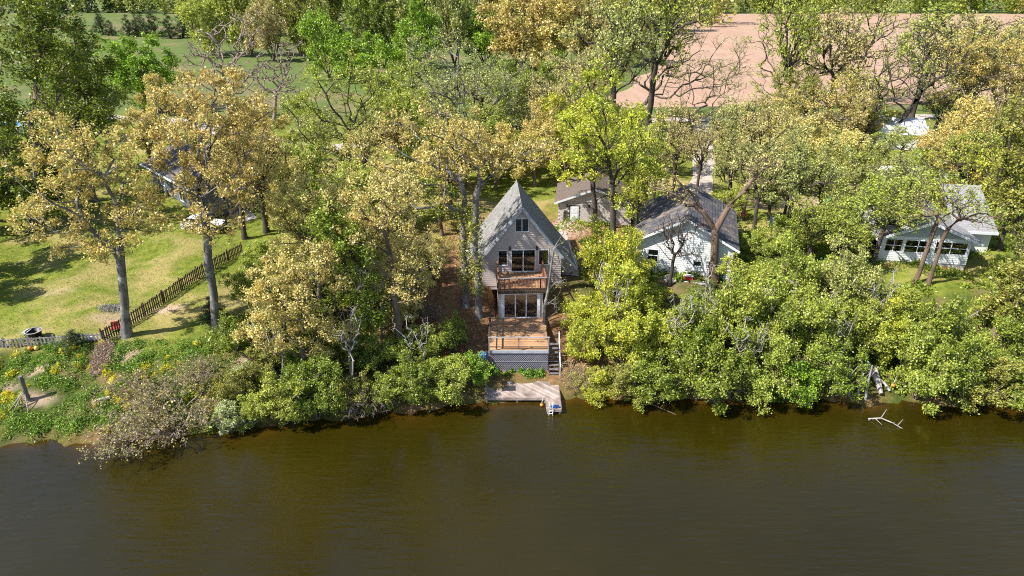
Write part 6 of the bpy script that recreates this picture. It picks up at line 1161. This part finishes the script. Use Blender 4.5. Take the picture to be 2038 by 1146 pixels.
MB().lathe([(.01,.1),(.2,.16),(.3,.3),(.33,.45),(.3,.6),(.2,.73),(.01,.78)],18).build('globe', 'light_blue', t, True); MB().lathe([(.25,0),(.22,.1),(.12,.2)],12).build('stand', 'black_metal', t)
rg = np.random.default_rng(9); n_ = 900; r_ = rg.random(n_)**.6; a_ = rg.uniform(0,6.28,n_); x, y, z = AT['ash']
X_ = x+1.35*r_*np.cos(a_); Y_ = y+.75*r_*np.sin(a_); Z_, _s = ground_np(X_, Y_)
props(link('twig_pile', leaf_mesh(np.stack([X_, Y_, Z_+.02+.22*(1-r_)*rg.random(n_)], -1), .3, rg, .1, 'ash', .12)), 'grey heap of ash and twigs on the lawn left of the first oak trunk', 'twig pile', None, 'stuff')
n_ = 3200; r_ = rg.random(n_)**.6; a_ = rg.uniform(0,6.28,n_); X_ = -32.0+.75*r_*np.cos(a_)-.35*r_*np.sin(a_); Y_ = 46.0+1.9*r_*np.sin(a_); Z_, _s = ground_np(X_, Y_)
props(link('straw_patch', leaf_mesh(np.stack([X_, Y_, Z_+.16+.2*(1-r_)*rg.random(n_)], -1), .22, rg, .1, 'straw', .15)), 'pinkish dry straw patch just below the fence corner', 'straw', None, 'stuff')
t = sthing('kayak', 'kayak', 'teal kayak with white end lying in the bushes between the cottages', 'kayak', -16)
MB().add([(-1.75,0,.45),(-1.0,-.3,.35),(.9,-.32,.35),(1.1,-.3,.37),(-1.0,.3,.35),(.9,.32,.35),(1.1,.3,.37),(-1.0,0,.05),(.9,0,.05),(-.5,-.2,.42),(.4,-.2,.42),(-.5,.2,.42),(.4,.2,.42)], [(0,1,7),(1,2,8,7),(2,3,8),(4,0,7),(5,4,7,8),(6,5,8),(0,4,11,9,1),(1,9,10,2),(4,5,12,11),(2,10,12,5),(2,5,6,3)]).build('hull', 'teal_plastic', t)
MB().add([(1.1,-.3,.37),(1.75,0,.5),(1.1,.3,.37),(.9,0,.05)], [(0,1,3),(1,2,3),(0,2,1)]).build('bow', 'white_plastic', t)
t = sthing('tarp', 'tarp_bundle', 'small grey-blue tarp bundle in the bushes right of the forked tree', 'tarp')
MB().add([(-.8,-.4,0),(.8,-.5,0),(.9,.4,0),(-.7,.5,0),(-.3,-.1,.6),(.4,.1,.5),(.1,-.3,.42)], [(0,1,6),(1,5,6),(0,6,4),(4,6,5),(1,2,5),(2,3,4,5),(3,0,4)]).build('tarp', 'tarp_grey', t); MB().path([(-.8,-.45,.05),(-.3,-.15,.63),(.3,.4,.5)],[.015]*3).build('rope', 'white_plastic', t)
t = sthing('junk', 'stone_pile', 'pale stones piled amid the bushes below the kayak', 'stones')
for i in range(7):
    a_ = i*2.4; MB().lathe([(.02,-.05),(.22,0),(.26,.12),(.15,.25),(.01,.28)],6,(.35*math.cos(a_)*(i>0),.3*math.sin(a_)*(i>0),.2*(i==0))).build('stone', 'concrete', t)
def chair(key, dx, dy, rot, label, mat):
    p = AT[key]; t = thing('garden_chair', label, 'chair', (p[0]+dx, p[1]+dy, p[2]), R(rot))
    MB().box(-.26,.26,-.25,.25,.40,.45).build('seat', mat, t)
    b_ = MB().box(-.26,.26,.23,.27,.82,.88); [b_.box(u,u+.05,.235,.265,.45,.82) for u in (-.24,-.1,.05,.19)]; b_.build('backrest', mat, t)
    for x in (-.23,.23):
        MB().box(x-.03,x+.03,-.25,.25,.62,.66).build('armrest', mat, t)
        for y in (-.22,.22): MB().box(x-.025,x+.025,y-.025,y+.025,0,.62 if y < 0 else .45).build('leg', mat, t)
chair('chair', -.1, 1.0, 12, 'white plastic garden chair nearest the cottage wall', 'white_plastic')
chair('chair', .1, .0, -160, 'white plastic garden chair facing the cottage, in front of the other', 'white_plastic')
t = sthing('chair', 'garden_table', 'low white plastic table right of the white chairs', 'table'); t.location.x += 1.2; t.location.y += .3
MB().box(-.7,.7,-.4,.4,.45,.5).build('table_top', 'white_plastic', t)
for x in (-.6,.6):
    for y in (-.3,.3): MB().box(x-.03,x+.03,y-.03,y+.03,0,.45).build('leg', 'white_plastic', t)
t = sthing('red2', 'cooler', 'red cooler with white lid at the feet of the white chairs', 'cooler'); MB().box(-.35,.35,-.2,.2,0,.32).build('body', 'red_plastic', t); MB().box(-.37,.37,-.22,.22,.32,.38).build('lid', 'white_plastic', t)
t = sthing('bin', 'garden_bin', 'green round plastic bin right of the forked tree foot', 'bin'); MB().lathe([(0,0),(.3,0),(.36,.7),(.38,.72)],16).build('body', 'green_plastic', t, True); MB().lathe([(.39,.72),(.36,.78),(0,.85)],16).build('lid', 'white_plastic', t, True)
t = thing('fallen_branch', 'bleached bare branch sticking out of the water on the right', 'branch', (AT['branch'][0], AT['branch'][1], 0), R(-18))
MB().path([(-.95,.2,.0),(-.2,.05,.35),(.5,-.1,.22),(1.3,-.3,-.05)],[.06,.05,.045,.03]).build('stem', 'bark_pale', t)
for a_, b_ in (((-.2,.05,.35),(.15,.55,.85)),((-.55,.12,.2),(-.2,-.7,.25)),((.5,-.1,.22),(.55,-.5,.5)),((.9,-.2,.1),(1.25,.2,.45)),((-.75,.16,.1),(-1.05,-.3,.2))): MB().tube(a_, b_, .03, .012).build('twig', 'bark_pale', t)
for i, (k_, ln, ly) in enumerate((('stem1',2.6,-.5),('stem2',2.2,.1),('stem3',2.9,-.1))):
    t = sthing(k_, 'sapling_trunk', f'pale bare sapling stem at the waterline, {("leftmost","middle","rightmost")[i]} of three right of the brush', 'tree trunk', 0)
    MB().path([(ly,0,ln),(ly*.5,.05,ln*.5),(0,-.1,-.3)],[.05,.08,.11],8).build('trunk', 'bark_pale', t); MB().tube((ly*.6,.03,ln*.6),(ly*.6+.5,.1,ln*.95),.035,.015).build('limb', 'bark_pale', t)
t = sthing('log', 'fallen_log', 'grey tangled fallen logs coming down the bank to the water on the right', 'log')
for (a_, b_, r_) in (((-.2,1.6,1.5),(.1,-.7,.05),.16),((.35,1.3,1.2),(.2,-.5,.1),.12),((-.6,.9,1.1),(.6,.4,.5),.09),((0,1.5,1.4),(-.9,.8,.9),.07),((.4,.6,.6),(.9,-.4,.1),.1)): MB().path([a_, tuple((u+v)/2+.06 for u, v in zip(a_, b_)), b_],[r_*.7,r_,r_],8).build('limb', 'bark_pale', t)
t = sthing('float2', 'float_buoy', 'small orange float hanging by the logs at the waterline on the right', 'buoy'); MB().lathe([(.02,.2),(.12,.24),(.17,.36),(.12,.48),(.02,.52)],12).build('float', 'orange_plastic', t, True); MB().tube((0,0,.5),(.3,.2,2.0),.012).build('rope', 'white_plastic', t)
t = sthing('pinkf', 'flower_pot', 'pot of pink flowers at the right corner of the white cottage', 'flowers'); MB().lathe([(0,0),(.22,0),(.3,.45),(.26,.45)],14).build('pot', 'black_rubber', t)
rg = np.random.default_rng(31); link('petals', leaf_mesh(rg.normal(0,.22,(160,3))+np.array([0,0,.75]), .14, rg, .5, 'pink_plastic', .8), t); link('foliage', leaf_mesh(rg.normal(0,.24,(160,3))+np.array([0,0,.6]), .16, rg, .5, 'midgreen'), t)
t = sthing('tank', 'gas_tank', 'small grey gas tank right of the white cottage', 'tank', 10); MB().lathe([(.02,0),(.25,.03),(.3,.15),(.3,1.05),(.22,1.2),(.02,1.24)],16).build('shell', 'tarp_grey', t, True); MB().tube((0,0,1.2),(0,0,1.38),.08).build('valve', 'steel', t)
t = sthing('gtoy', 'toy_slide', 'green plastic toy slide in the pinkish yard', 'slide', 30)
MB().add([(-.9,-.25,.05),(-.9,.25,.05),(.5,.25,.95),(.5,-.25,.95),(-.9,-.25,.0),(-.9,.25,.0),(.5,.25,.88),(.5,-.25,.88)], [(0,3,2,1),(4,5,6,7),(0,4,7,3),(1,2,6,5)]).build('chute', 'green_plastic', t); MB().box(.5,.56,-.25,-.2,0,1.2).box(.5,.56,.2,.25,0,1.2).box(.5,.56,-.2,.2,.3,.36).box(.5,.56,-.2,.2,.6,.66).build('ladder', 'red_plastic', t)
t = thing('fallen_branch', 'long thin dead branch trailing from the bank into the water right of the dock', 'branch', (AT['lbr1'][0], AT['lbr1'][1], .0))
q = (AT['lbr2'][0]-AT['lbr1'][0], AT['lbr2'][1]-AT['lbr1'][1]); MB().path([(0,.4,.5),(q[0]*.3,q[1]*.25,.3),(q[0]*.7,q[1]*.65,.12),(q[0],q[1],.02)],[.07,.055,.04,.02]).build('stem', 'bark_brown', t)
for f_, s_ in ((.3,.5),(.5,-.6),(.7,.5)): MB().tube((q[0]*f_,q[1]*f_,.2),(q[0]*f_+.5,q[1]*f_+s_,.45),.025,.01).build('twig', 'bark_brown', t)
